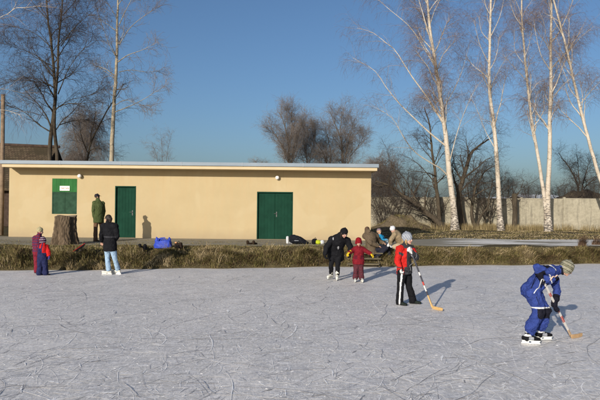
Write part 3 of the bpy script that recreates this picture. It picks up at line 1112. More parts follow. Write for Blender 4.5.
G2 = 'dark leafless trees in front of the concrete wall'
dark_tree('bare_tree', 'gnarled dark tree arching far over to the left towards the cream building', 'tree', 38.6,
          [[(446, 229), (437, 221), (425, 211), (410, 199), (397, 189), (386, 182), (374, 180)]], [0.24],
          [([(424, 210), (414, 196), (404, 178), (392, 167), (380, 160)], 0.07), ([(437, 221), (424, 214), (408, 207), (396, 207), (381, 213)], 0.09),
           ([(404, 194), (396, 176), (390, 160), (385, 145)], 0.06)], (12, 8, 7, 2), seed=31, group=G2)
dark_tree('bare_tree', 'slim dark tree right behind the first birch, trunk upright', 'tree', 39.0,
          [[(440, 229), (438, 205), (436, 185), (434, 165), (431, 148), (429, 128), (424, 108)]], [0.17],
          [([(436, 184), (424, 170), (413, 160), (402, 154)], 0.06), ([(434, 168), (444, 152), (455, 140)], 0.05)], (12, 8, 7, 2), seed=32, group=G2)
dark_tree('bare_tree', 'crooked dark tree with a swollen lower trunk between the first and second birch', 'tree', 39.0,
          [[(463, 229), (461, 212), (461, 197), (463, 185), (469, 168), (471, 156), (480, 147), (489, 140)]], [0.26],
          [([(464, 182), (456, 170), (453, 156), (448, 142)], 0.06), ([(462, 196), (474, 190), (484, 183), (494, 180)], 0.05)], (11, 8, 7, 2), seed=33, group=G2)
dark_tree('bare_tree', 'forked dark tree with a twisting double stem left of the second birch', 'tree', 38.4,
          [[(476, 229), (472, 214), (474, 200), (478, 184), (486, 172), (497, 166)], [(477, 229), (480, 216), (487, 206), (489, 192), (492, 178)]], [0.15, 0.10],
          [([(473, 208), (466, 200), (459, 190)], 0.04)], (9, 8, 7, 2), seed=34, group=G2)
# broken trunk standing as a dark post
st = at_y(514.5, 229, 38.8)
sr = empty('broken_trunk', (st.x, 38.8, float(ground_z(st.x, 38.8))))
tag(sr, 'dark broken off tree trunk standing like a post in front of the concrete wall', 'tree trunk')
zt = at_y(514.5, 193.5, 38.8).z - sr.location.z
m = MB()
m.tube([(0.0, 0, -0.2), (0.0, 0, 0.15), (0.03, 0, zt * 0.5), (0.0, 0.02, zt * 0.8), (-0.03, 0, zt)], [0.24, 0.18, 0.15, 0.17, 0.16], 14, cap=False)
m.tube([(0.05, 0, zt * 0.9), (0.2, -0.05, zt * 1.02)], [0.07, 0.03], 8)
m.tube([(-0.05, 0, zt * 0.7), (-0.28, 0.05, zt * 0.86)], [0.06, 0.02], 8)
m.build('trunk', DARKBARK, sr, smooth=True)

# brush behind and in front of the wall
G3 = 'thin bare shrubs growing along the concrete wall'
SHRUB = [(386, 44, 66, 'behind the wall right of the building roof'), (408, 45, 60, 'behind the wall over the earth mound'),
         (470, 46, 62, 'behind the wall between the first two birches'), (508, 46, 52, 'behind the wall right of the second birch'),
         (528, 42.5, 40, 'behind the wall left of the twin birch'), (566, 43, 46, 'behind the wall right of the twin birch'), (594, 45, 50, 'behind the wall at the picture edge by the spoil heap')]
for i, (px, y, hpx, wh) in enumerate(SHRUB):
    rng = random.Random(60 + i)
    stems = [[(px + rng.uniform(-4, 4), 229 - (y - 40) * 1.2), (px + dx * 0.35, 229 - hpx * 0.45), (px + dx, 229 - hpx * rng.uniform(0.8, 1.05))] for dx in (-16, -8, 0, 7, 15)]
    dark_tree('bare_shrub', 'thin leafless shrub ' + wh, 'shrub', y, stems, [rng.uniform(0.03, 0.055) for _ in stems], (), (8, 6, 5, 2),
              ((0.7, 1.6), (0.4, 0.9), (0.3, 0.6), (0.2, 0.4)), seed=70 + i, group=G3, t0=0.2)
dark_tree('bare_shrub', 'dark leafless shrub fanning out on top of the spoil heap', 'shrub', 46.5,
          [[(579, 196), (577, 184), (570, 168), (560, 154)], [(580, 196), (583, 178), (592, 160)], [(579, 196), (579, 178), (577, 156)], [(580, 196), (590, 184), (606, 172)]],
          [0.09, 0.07, 0.06, 0.06], (), (9, 7, 6, 2), ((0.7, 1.8), (0.4, 1.0), (0.3, 0.7), (0.2, 0.5)), seed=90, group=G3, t0=0.2, foot=False)

for i, (px, y, hpx, wh) in enumerate([(381, 39.2, 44, 'in front of the wall at the corner of the building'), (433, 39.4, 40, 'in front of the wall just left of the first birch'),
                                      (487, 39.3, 50, 'in front of the wall left of the second birch'), (398, 39.4, 40, 'in front of the wall behind the earth mound')]):
    rng = random.Random(160 + i)
    stems = [[(px + rng.uniform(-4, 4), 229), (px + dx * 0.4 + rng.uniform(-3, 3), 229 - hpx * 0.45), (px + dx, 229 - hpx * rng.uniform(0.7, 1.05))] for dx in (-20, -11, -4, 3, 12, 19)]
    dark_tree('bare_shrub', 'dark tangled leafless shrub ' + wh, 'shrub', y, stems, [rng.uniform(0.018, 0.036) for _ in stems], (), (5, 5, 4, 1),
              ((0.6, 1.5), (0.4, 0.9), (0.3, 0.6), (0.2, 0.4)), seed=170 + i, group=G3, t0=0.1, wand=0.24)

# left side, behind the building
dark_tree('bare_tree', 'tall dark tree with twin trunks behind the left end of the building', 'tree', 33.0,
          [[(54, 240), (51, 175), (51, 150), (53, 125), (55, 100), (53, 70), (50, 42), (47, 10), (44, -30)],
           [(56, 240), (58, 175), (57, 150), (56, 128), (57, 100), (59, 75), (61, 40), (64, 8), (66, -30)]], [0.175, 0.155],
          [([(49, 131), (38, 124), (27, 114), (14, 106), (2, 101)], 0.061), ([(59, 125), (72, 121), (86, 120), (98, 124)], 0.048), ([(58, 94), (63, 82), (68, 70), (78, 55), (92, 40)], 0.054),
           ([(53, 72), (40, 58), (24, 50), (4, 44)], 0.048), ([(50, 46), (36, 34), (20, 28), (2, 25)], 0.041), ([(61, 46), (74, 28), (90, 14), (104, 4)], 0.041), ([(48, 20), (34, 4), (22, -14)], 0.041),
           ([(54, 88), (40, 80), (24, 78), (6, 84)], 0.037), ([(63, 15), (76, 0), (88, -18)], 0.034), ([(57, 108), (70, 100), (84, 97), (98, 92)], 0.034)],
          (14, 9, 8, 3), ((1.5, 3.2), (0.8, 1.9), (0.45, 1.1), (0.25, 0.6)), seed=41, t0=0.4, rmin=(0.014, 0.008, 0.005, 0.004))
dark_tree('bare_tree', 'thin dark tree leaning right behind the roof beside the pale poplar', 'tree', 35.0,
          [[(84, 240), (86, 175), (88, 155), (93, 137), (102, 120), (115, 99), (124, 84)]], [0.12], [([(88, 152), (96, 148), (106, 150), (116, 155)], 0.05)], (8, 6, 6, 2), seed=42, t0=0.5)
dark_tree('poplar_tree', 'slender pale poplar rising behind the single green door', 'tree', 34.0,
          [[(111, 240), (112, 165), (113.5, 130), (115, 105), (117, 85), (119, 55), (119.5, 30), (121, 0), (122, -35)]], [0.19],
          [([(115, 112), (130, 106), (144, 99), (155, 92), (166, 86)], 0.045), ([(115.5, 105), (126, 100), (140, 105), (152, 106)], 0.03), ([(118, 62), (128, 55), (142, 50), (158, 42)], 0.045),
           ([(119, 45), (130, 28), (144, 16), (160, 6)], 0.045), ([(118, 60), (110, 46), (104, 30), (98, 14)], 0.04), ([(119, 25), (128, 6), (138, -12)], 0.04), ([(117, 80), (106, 72), (96, 66)], 0.035),
           ([(119, 72), (131, 70), (148, 72), (162, 70)], 0.035)], (10, 7, 6, 2), ((0.9, 2.0), (0.5, 1.2), (0.3, 0.8), (0.2, 0.5)), (PALEBARK, PALETWIG), seed=43, t0=0.45, rmin=(0.012, 0.007, 0.005, 0.004))
dark_tree('weeping_tree', 'dense brownish tree with hanging twigs behind the twin dark trunks', 'tree', 62.0,
          [[(84, 222), (84, 170), (84, 140), (82, 116)], [(84, 222), (86, 160), (92, 130), (96, 112)], [(84, 222), (82, 165), (76, 138), (72, 120)]], [0.26, 0.2, 0.2],
          (), (16, 10, 10, 2), ((1.2, 2.9), (0.9, 2.2), (0.7, 1.6), (0.4, 0.9)), (MIDBARK, MIDTWIG), seed=44, t0=0.4, droop=(-0.02, -0.18, -0.3), rmin=(0.02, 0.011, 0.0065, 0.005))
dark_tree('bare_tree', 'small faint leafless tree far behind the roof right of the pale poplar', 'tree', 95.0,
          [[(163, 216), (163, 160), (162, 135)], [(163, 216), (167, 160), (172, 134)], [(163, 216), (158, 165), (152, 142)]], [0.09, 0.07, 0.07], (), (9, 6, 5, 1),
          ((1.5, 3.2), (0.9, 1.8), (0.5, 1.1), (0.3, 0.7)), (MIDBARK, MIDTWIG), seed=45, t0=0.45, rmin=(0.014, 0.008, 0.006, 0.005))
# a birch whose trunk stands just outside the left edge and reaches in with its pale limbs
birch('pale birch limbs reaching in from beyond the left picture edge', 27.0,
      [[(-46, 246), (-44, 180), (-43, 120), (-40, 60), (-38, 10), (-36, -40)]],
      [([(-40, 50), (-22, 30), (0, 17.5), (9, 13), (14, 8), (19, -4)], 0.045), ([(9, 13), (16, 8), (26, 7.5), (40, 5.5)], 0.022), ([(-42, 100), (-20, 92), (2, 89), (18, 92), (30, 96)], 0.022),
       ([(-43, 120), (-20, 112), (4, 110), (20, 115)], 0.018)], [0.17], dens=0.5, seed=25)
bpy.data.objects['birch_tree.004']['group'] = 'birches'

# the group of rounded trees behind the middle of the roof
G4 = 'rounded leafless trees far behind the roof'
for i, (lab, stems, r0) in enumerate([
    ('broad rounded leafless tree far behind the roof, leftmost of its group',
     [[(289, 218), (289, 165), (288, 140), (284, 122), (279, 112)], [(289, 218), (291, 160), (297, 138), (303, 122)], [(289, 218), (288, 160), (280, 142), (270, 128)], [(289, 218), (289, 155), (292, 130), (292, 112)]], [0.3, 0.22, 0.2, 0.22]),
    ('narrow leaning leafless tree far behind the roof, left of the middle of its group',
     [[(306, 218), (307, 165), (304, 148), (303, 134)], [(306, 218), (309, 162), (313, 145), (314, 130)]], [0.2, 0.16]),
    ('crooked leafless tree far behind the roof, right of the middle of its group',
     [[(328, 218), (328, 168), (324, 154), (316, 142), (311, 128)], [(328, 218), (330, 160), (328, 140), (325, 128)], [(328, 218), (326, 165), (318, 152), (309, 148)]], [0.24, 0.18, 0.16]),
    ('tall upright leafless tree far behind the roof, rightmost of its group',
     [[(344, 218), (343, 165), (341, 142), (335, 124), (331, 113)], [(344, 218), (345, 160), (350, 138), (354, 120)], [(344, 218), (343, 150), (342, 128), (343, 111)], [(344, 218), (348, 165), (357, 148), (364, 136)]], [0.28, 0.2, 0.22, 0.16])]):
    dark_tree('bare_tree', lab, 'tree', 82.0 + 3 * i, stems, r0, (), (16, 9, 7, 2), ((2.2, 4.2), (1.0, 2.2), (0.6, 1.4), (0.4, 0.9)), (MIDBARK, MIDTWIG), seed=50 + i, t0=0.45,
              group=G4, droop=(0.02, 0.02, 0.0), ang=(20, 55), rmin=(0.026, 0.013, 0.0075, 0.006))
for i, (px, hp, wh) in enumerate([(366, 50, 'low brush tree far behind the right end of the roof'), (384, 56, 'brush tree far behind the wall just right of the building'), (262, 52, 'low brush tree far behind the roof at the left foot of the rounded trees')]):
    dark_tree('bare_tree', 'leafless ' + wh, 'tree', 70.0 + 3 * i, [[(px + dx * 0.2, 219), (px + dx * 0.6, 219 - hp * 0.6), (px + dx, 219 - hp)] for dx in (-9, -2, 4, 10)], [0.11, 0.12, 0.10, 0.09], (), (12, 8, 6, 2),
              ((1.2, 2.6), (0.7, 1.5), (0.5, 1.0), (0.3, 0.6)), (MIDBARK, MIDTWIG), seed=100 + i, t0=0.35, rmin=(0.022, 0.012, 0.008, 0.006))

# ------------------------------------------------------------------ the old stump in front of the building
sp = on_z(64.5, 244.5, TER)
stump = empty('tree_stump', (sp.x, sp.y, TER))
tag(stump, 'thick old tree stump standing on the bank under the green shutter', 'tree stump')
ss = (sp.y) / FPX                                            # metres per photo pixel here
rng = np.random.default_rng(4)
hh = (244.5 - 216.0) * ss
nz, na = 60, 160
an = np.linspace(0, 2 * math.pi, na, endpoint=False)
zz = np.concatenate([np.linspace(-0.35, hh, nz)])
V = []
for z in zz:
    t = max(z, 0) / hh
    r = 10.4 * ss * (1 + 0.30 * (1 - t) ** 2.2 + (0.30 if z < 0 else 0) * min(1, -z / 0.3 if z < 0 else 0))
    lobes = (0.06 + 0.17 * (1 - t) ** 1.5) * np.sin(5 * an + 0.7 + 0.4 * t) * 0.6 + 0.05 * np.sin(9 * an + 2 + t) - 0.045 * np.abs(np.sin(13 * an + 1.5 * np.sin(4 * t) + 0.8 * np.sin(9 * t + 3 * an))) - 0.03 * np.abs(np.sin(21 * an + 2.2 * np.sin(7 * t + 2))) + 0.02 * np.sin(30 * t + 4 * np.sin(6 * an)) + rng.normal(0, 0.008, na)
    rr = r * (1 + lobes)
    V.append(np.stack([rr * np.cos(an) + 0.03 * t, rr * np.sin(an), np.full(na, z) + (0.03 * np.sin(3 * an) if z == zz[-1] else 0)], -1))
V = np.concatenate(V)
i = np.arange(nz - 1)[:, None] * na + np.arange(na)[None]
j = np.arange(nz - 1)[:, None] * na + (np.arange(na)[None] + 1) % na
F = np.stack([i, j, j + na, i + na], -1).reshape(-1, 4)
mb = bark('stump_bark', (0.03, 0.021, 0.013), (0.19, 0.138, 0.09))
link('trunk', mesh_np('trunk', V, F, True), mb, stump)
top = V[-na:]
c = top.mean(0) + np.array([0, 0, 0.012])
TV = np.concatenate([top * np.array([0.985, 0.985, 1]) + np.array([0, 0, 0.004]), [c]])
k = np.arange(na)
m = NT('stump_cut')
wv = m.n('ShaderNodeTexWave', wave_type='RINGS', rings_direction='Z')
wv.inputs['Scale'].default_value = 9
wv.inputs['Distortion'].default_value = 1.5
m.L(m.co, wv.inputs['Vector'])
link('cut_face', mesh_np('cut', TV, np.stack([k, (k + 1) % na, np.full(na, na)], -1)), m.fin(m.ramp(wv.outputs['Fac'], [(0.2, (0.20, 0.15, 0.095)), (0.8, (0.30, 0.235, 0.15))]), 0.9), stump)


# ------------------------------------------------------------------ dry grass
def grass_material(name, stops):
    m = NT(name)
    at = m.n('ShaderNodeAttribute')
    at.attribute_name = 'tint'
    return m.fin(m.ramp(at.outputs['Fac'], stops), 0.85, 0, 0.12)


def grass(name, label, P, H, W, mat, lean=(0.2, 0.7), bias=(0, -0.3), seed=1, tint=None):
    """bent tapering blades: 4 cross sections each"""
    rng = np.random.default_rng(seed)
    n = len(P)
    a = rng.uniform(0, 2 * math.pi, n)
    l = rng.uniform(*lean, n)
    dx, dy = np.cos(a) * l + bias[0], np.sin(a) * l + bias[1]
    sx, sy = -np.sin(a), np.cos(a)
    # width turned partly towards any side
    V = np.zeros((n, 8, 3))
    for k, t in enumerate((0.0, 0.4, 0.75, 1.0)):
        up = H * (t - 0.38 * t * t * np.minimum(1.6, np.hypot(dx, dy)))
        cx, cy = P[:, 0] + dx * H * t * t * 0.9 + dx * H * t * 0.15, P[:, 1] + dy * H * t * t * 0.9 + dy * H * t * 0.15
        wd = W * (1 - t) ** 0.6 * 0.5 + 0.0006
        V[:, 2 * k] = np.stack([cx - sx * wd, cy - sy * wd, P[:, 2] + up], -1)
        V[:, 2 * k + 1] = np.stack([cx + sx * wd, cy + sy * wd, P[:, 2] + up], -1)
    b = (np.arange(n) * 8)[:, None]
    F = np.stack([np.stack([b[:, 0] + 2 * k, b[:, 0] + 2 * k + 1, b[:, 0] + 2 * k + 3, b[:, 0] + 2 * k + 2], -1) for k in range(3)], 1).reshape(-1, 4)
    me = mesh_np(name, V.reshape(-1, 3), F, False)
    at = me.attributes.new('tint', 'FLOAT', 'POINT')
    tv = rng.random(n) if tint is None else np.clip(tint + rng.normal(0, 0.16, n), 0, 1)
    at.data.foreach_set('value', np.repeat(tv, 8).astype(np.float32))
    return tag(link(name, me, mat), label, None, None, 'stuff')


GR = grass_material('bank_grass', [(0.0, (0.055, 0.038, 0.02)), (0.2, (0.145, 0.092, 0.050)), (0.42, (0.165, 0.152, 0.050)), (0.62, (0.240, 0.190, 0.080)), (0.8, (0.33, 0.24, 0.13)), (1.0, (0.50, 0.40, 0.24))])
STRAW = grass_material('straw_grass', [(0.0, (0.10, 0.075, 0.035)), (0.5, (0.24, 0.18, 0.085)), (1.0, (0.42, 0.33, 0.17))])
rng = np.random.default_rng(17)


def patch(x, y):
    return 0.5 + 0.28 * np.sin(x * 1.7 + 0.5 * y) * np.sin(y * 2.9 + x * 0.6) + 0.22 * np.sin(x * 4.3 - y * 3.1 + 1.0) * np.sin(x * 2.2 + 2.0)


n = 150000
x = rng.uniform(-15.5, 15.5, n)
q = rng.random(n) ** 0.9 * 1.12 + 0.02
y = edge_y(x) + (top_y(x) - edge_y(x)) * q
# tussocks gather the blades
cx = rng.uniform(-15.5, 15.5, 1300)
cq = rng.random(1300) * 0.95 + 0.03
cy = edge_y(cx) + (top_y(cx) - edge_y(cx)) * cq
k = rng.integers(0, 1300, n)
tus = rng.random(n) < 0.55
x = np.where(tus, cx[k] + rng.normal(0, 0.09, n), x)
y = np.where(tus, cy[k] + rng.normal(0, 0.08, n), y)
y = np.maximum(y, edge_y(x) + 0.015)
q = (y - edge_y(x)) / (top_y(x) - edge_y(x))
tt = patch(x, y) * 0.85 + 0.12 + np.where(tus, rng.uniform(-0.28, 0.30, 1300)[k], -0.12)
h = rng.uniform(0.05, 0.17, n) * np.where(tus, 1.25 * rng.uniform(0.55, 1.55, 1300)[k], 0.8) * (1.0 - 0.62 * smooth01((q - 0.75) / 0.4)) * np.where(x > 3, 0.8, 1.0)
h = np.where((y > top_y(x) + 0.3), h * 0.6, h)
w_ = rng.uniform(0.007, 0.018, n)
front = q < 0.62
P_ = np.stack([x, y, ground_z(x, y) - 0.01], -1)
hang = 1 + 0.5 * np.sin(x * 4.1 + 1.2 * np.sin(x * 1.3))
grass('bank_grass', 'olive brown winter grass drooping over the pond bank onto the ice', P_[front], (h * (0.75 + 0.5 * hang))[front], w_[front], GR, (0.2, 1.0), (0.0, -1.05), 3, (tt - 0.03 + 0.12 * (hang - 1))[front])
grass('bank_turf', 'flattened olive turf along the top of the pond bank', P_[~front], (h * 0.5)[~front], w_[~front], GR, (0.3, 1.3), (0.0, -0.4), 8, (tt - 0.05)[~front])

# thin short grass on the terrace at the left, in the gravel
n = 26000
x = rng.uniform(-15.5, 4.5, n)
y = top_y(x) + rng.random(n) ** 1.6 * 3.2
keep = (patch(x * 1.3, y * 1.3) > 0.42) & (y < 24.9)
x, y = x[keep], y[keep]
grass('terrace_grass', 'sparse short grass creeping into the gravel before the building', np.stack([x, y, np.maximum(ground_z(x, y), TER) - 0.005], -1), rng.uniform(0.02, 0.075, len(x)), rng.uniform(0.006, 0.012, len(x)), GR, (0.3, 1.0), (0, -0.2), 4,
      patch(x, y) * 0.6 + 0.15)
# verge beyond the road on the right
n = 60000
x = rng.uniform(3.2, 27, n)
y = rng.uniform(26.9, 39.8, n)
keep = (patch(x * 0.8, y * 0.8) + rng.normal(0, 0.15, n) > 0.36) & (np.abs(x) < y * 0.58)
x, y = x[keep], y[keep]
grass('verge_grass', 'short brown grass between the road and the concrete wall', np.stack([x, y, ground_z(x, y) - 0.01], -1), rng.uniform(0.02, 0.085, len(x)), rng.uniform(0.016, 0.034, len(x)), GR, (0.5, 1.6), (0, -0.2), 5, patch(x * 0.7, y) * 0.7 + 0.34)
# withered stalks over the mound of earth
a, r = rng.uniform(0, 6.28, 3600), np.sqrt(rng.random(3600))
x, y = 6.5 + 2.3 * r * np.cos(a), 37.9 + 1.3 * r * np.sin(a)
grass('mound_grass', 'withered brown grass on the earth mound', np.stack([x, y, TER - 0.05 + 0.92 * (np.cos(np.pi * r) * 0.5 + 0.5)], -1), rng.uniform(0.06, 0.22, 3600), rng.uniform(0.012, 0.022, 3600), GR, (0.3, 1.2), (0, -0.3), 12, patch(x * 2, y * 2) * 0.6 + 0.05)
# pale tall straw at the foot of the wall and the birches
n = 7000
cx = np.concatenate([rng.normal(at_y(p, 228, 37).x, 0.8, 12) for p in (452, 470, 499, 548, 520)] + [rng.uniform(5, 22, 45)])
k = rng.integers(0, len(cx), n)
cyy = rng.uniform(37.4, 39.7, len(cx))
x, y = cx[k] + rng.normal(0, 0.22, n), np.minimum(cyy[k] + rng.normal(0, 0.2, n), 39.8)
grass('straw', 'tall pale straw tufts along the concrete wall and around the birch trunks', np.stack([x, y, ground_z(x, y) - 0.01], -1), rng.uniform(0.15, 0.55, n), rng.uniform(0.010, 0.018, n), STRAW, (0.05, 0.45), (0, 0), 6)


# the single tussocks that droop onto the ice beside the wooden steps, and weeds by the road
def tussock(px, py, r, hgt, nb, label, mat=None, lean=(0.35, 1.0), name='grass_tussock', cat_='grass tussock', w=(0.006, 0.012)):
    p = on_z(px, py, 0.25) if py > 246 else on_z(px, py, TER)
    z = float(ground_z(p.x, p.y))
    rg = np.random.default_rng(int(px * 7 + py))
    rr = r * np.sqrt(rg.random(nb))
    a = rg.uniform(0, 6.28, nb)
    P = np.stack([p.x + rr * np.cos(a), p.y + 0.6 * rr * np.sin(a), np.full(nb, z - 0.02)], -1)
    o = grass(name, label, P, rg.uniform(0.6, 1.1, nb) * hgt, rg.uniform(*w, nb), mat or STRAW2, lean, (0, -0.5), int(px))
    del o['kind']
    o['category'] = cat_
    # origin at the tussock's foot
    o.data.transform(Matrix.Translation((-p.x, -p.y, -z)))
    o.location = (p.x, p.y, z)
    return o


STRAW2 = grass_material('tussock_grass', [(0.0, (0.07, 0.055, 0.022)), (0.5, (0.17, 0.14, 0.055)), (1.0, (0.30, 0.24, 0.11))])
tussock(323, 266, 0.24, 0.40, 2200, 'straw coloured grass tussock drooping onto the ice at the feet of the black clad adult')
tussock(388, 264, 0.36, 0.50, 4200, 'large rounded yellowish tussock between the wooden steps and the girl in red and black')
tussock(376, 262, 0.18, 0.38, 1600, 'small yellowish tussock under the boots of the seated adult in brown')
tussock(20, 264, 0.16, 0.26, 700, 'olive tussock on the bank left of the two small children')
WEED = grass_material('weed_stalks', [(0.0, (0.06, 0.04, 0.03)), (0.5, (0.12, 0.075, 0.05)), (1.0, (0.20, 0.13, 0.08))])
tussock(582, 246, 0.16, 0.55, 260, 'reddish brown dry weed standing at the near edge of the road', WEED, (0.1, 0.6), 'dry_weed', 'weed', (0.006, 0.010))
tussock(596, 245, 0.18, 0.42, 260, 'low reddish dry weed at the road edge near the picture border', WEED, (0.1, 0.6), 'dry_weed', 'weed', (0.006, 0.010))


# ------------------------------------------------------------------ people
_clouds = {}


def clouds(sz):
    if sz not in _clouds:
        t = bpy.data.textures.new('folds', 'CLOUDS')
        t.noise_scale, t.noise_depth = sz, 2
        _clouds[sz] = t
    return _clouds[sz]


def fuse(name, prims, mats, parent, voxel=0.01, smooth=3, fold=0.0, foldsize=0.07, paint=None):
    """prims: MB of overlapping closed pieces -> one continuous skin; paint(face centres) -> material index"""
    tmp = bpy.data.objects.new('tmp', prims.mesh('tmp'))
    COL.objects.link(tmp)
    tree = None
    if paint == 'nearest':
        me = tmp.data
        tree = kdtree.KDTree(len(me.polygons))
        pm = []
        for i, p in enumerate(me.polygons):
            tree.insert(p.center, i)
            pm.append(p.material_index)
        tree.balance()
    r = tmp.modifiers.new('r', 'REMESH')
    r.mode, r.voxel_size, r.use_smooth_shade = 'VOXEL', voxel, True
    if smooth:
        s = tmp.modifiers.new('s', 'SMOOTH')
        s.factor, s.iterations = 0.5, smooth
    if fold:
        d = tmp.modifiers.new('d', 'DISPLACE')
        d.texture, d.strength, d.mid_level, d.texture_coords = clouds(foldsize), fold, 0.5, 'LOCAL'
    dg = bpy.context.evaluated_depsgraph_get()
    dg.update()
    ev = tmp.evaluated_get(dg)
    me = bpy.data.meshes.new_from_object(ev)
    bpy.data.objects.remove(tmp)
    me.name = name
    me.materials.clear()
    n = len(me.polygons)
    me.polygons.foreach_set('use_smooth', [True] * n)
    mi = np.zeros(n, dtype=np.int32)
    if paint is not None:
        co = np.empty(n * 3, dtype=np.float32)
        me.polygons.foreach_get('center', co)
        co = co.reshape(-1, 3)
        if paint == 'nearest':
            mi = np.array([pm[tree.find(c)[1]] for c in co], dtype=np.int32)
        else:
            mi = np.asarray(paint(co), dtype=np.int32)
    me.polygons.foreach_set('material_index', mi)
    me.update()
    return link(name, me, mats, parent)


def seg(co, a, b):
    """distance of points to segment a-b, and the place t along it"""
    a, b = np.array(a, float), np.array(b, float)
    d = b - a
    t = np.clip(((co - a) @ d) / (d @ d), 0, 1)
    return np.linalg.norm(co - (a + t[:, None] * d), axis=1), t


SKIN = cmat('winter_skin', (0.50, 0.29, 0.21), 0.55, 0.08, 12, 0.05, spec=0.35)
LIPS = cmat('lips', (0.42, 0.15, 0.13), 0.5, 0.05, 8, 0)
EYEW = cmat('eye_white', (0.34, 0.31, 0.30), 0.3, 0.02, 8, 0, spec=0.5)
EYED = cmat('eye_iris', (0.03, 0.022, 0.02), 0.25, 0.1, 8, 0, spec=0.5)
def cloth(name, col, rough=0.85, var=0.22, sc=9.0):
    if name in _mc: return _mc[name]
    m = NT(name)
    lo, hi = tuple(c * (1 - var) for c in col), tuple(min(1, c * (1 + var)) for c in col)
    fold = m.noise(11.0, 4, 0.6, 1.6)
    m.bump(m.math('ADD', m.math('MULTIPLY', fold, 2.2), m.math('MULTIPLY', m.noise(60.0, 3, 0.6), 0.4)), 0.8, 0.022)
    _mc[name] = m.fin(m.ramp(m.noise(sc, 5, 0.65), [(0.3, lo), (0.7, hi)]), rough, 0, 0.05)
    return _mc[name]
BLACKC = cloth('black_cloth', (0.012, 0.012, 0.014))
CHAR = cloth('charcoal_cloth', (0.045, 0.045, 0.05))
WHITEC = cloth('white_cloth', (0.62, 0.62, 0.62), 0.8, 0.08)
GREYC = cloth('grey_cloth', (0.28, 0.29, 0.31))
def hairmat(name, col):
    m = NT(name)
    a = m.noise(1.0, 4, 0.6, 0, m.vec((70, 70, 9)))
    m.bump(a, 0.6, 0.008)
    return m.fin(m.ramp(a, [(0.3, tuple(c * 0.6 for c in col)), (0.7, tuple(c * 1.3 for c in col))]), 0.6, 0, 0.3)
HAIRD = hairmat('dark_hair', (0.022, 0.015, 0.011))
HAIRB = hairmat('brown_hair', (0.085, 0.045, 0.025))
HAIRF = hairmat('fair_hair', (0.36, 0.23, 0.10))
BLADE = cmat('skate_steel', (0.62, 0.62, 0.62), 0.25, 0.05, 8, 0, metal=0.9)


class P3:
    """traces joints: photo pixel (of the standing point's depth) + offset away from the viewer -> place relative to the feet"""
    def __init__(s, px0, py0, z=0.0):
        s.o = on_z(px0, py0, z)
        s.o.z = z

    def __call__(s, px, py, dy=0.0):
        return at_y(px, py, s.o.y + dy) - s.o


def hand(mb, w, d, n, k, curl=0.9, grow=0.0, mi=0, spread=0.10, thumb_in=0.5):
    """palm, four unequal two-jointed fingers and a thumb leaving the side of the palm. w wrist, d along, n palm side"""
    d = Vector(d).normalized()
    n = (Vector(n) - d * Vector(n).dot(d)).normalized()
    s = d.cross(n).normalized()
    L = 0.092 * k
    mb.tube([w - d * 0.01 * k, w + d * L * 0.35, w + d * L], [(0.026 * k + grow, 0.017 * k + grow), (0.038 * k + grow, 0.017 * k + grow), (0.040 * k + grow, 0.014 * k + grow)], 12, s, mi)
    for j, (o, ln) in enumerate(((-0.031, 0.070), (-0.0105, 0.080), (0.0105, 0.074), (0.031, 0.058))):
        p = w + d * L * 0.95 + s * o * k
        fd = (d + s * o * spread * 30).normalized()
        c = curl * (1 + 0.08 * (j - 1.5))
        pts = [p]
        for q in range(3):
            ang = c * (q + 0.6) * 0.75
            pts.append(pts[-1] + (fd * math.cos(ang) + n * math.sin(ang)) * ln * k * (0.42, 0.33, 0.25)[q])
        mb.tube(pts, [0.0098 * k + grow, 0.0092 * k + grow, 0.0085 * k + grow, 0.0075 * k + grow], 8, None, mi)
    b = w + d * L * 0.28 - s * 0.034 * k
    t1 = b + (d * 0.6 - s * 0.75 + n * thumb_in * 0.5).normalized() * 0.038 * k
    t2 = t1 + (d * 0.85 - s * 0.15 + n * thumb_in).normalized() * 0.034 * k
    mb.tube([b + s * 0.012 * k, t1, t2], [0.013 * k + grow, 0.0115 * k + grow, 0.0095 * k + grow], 8, None, mi)


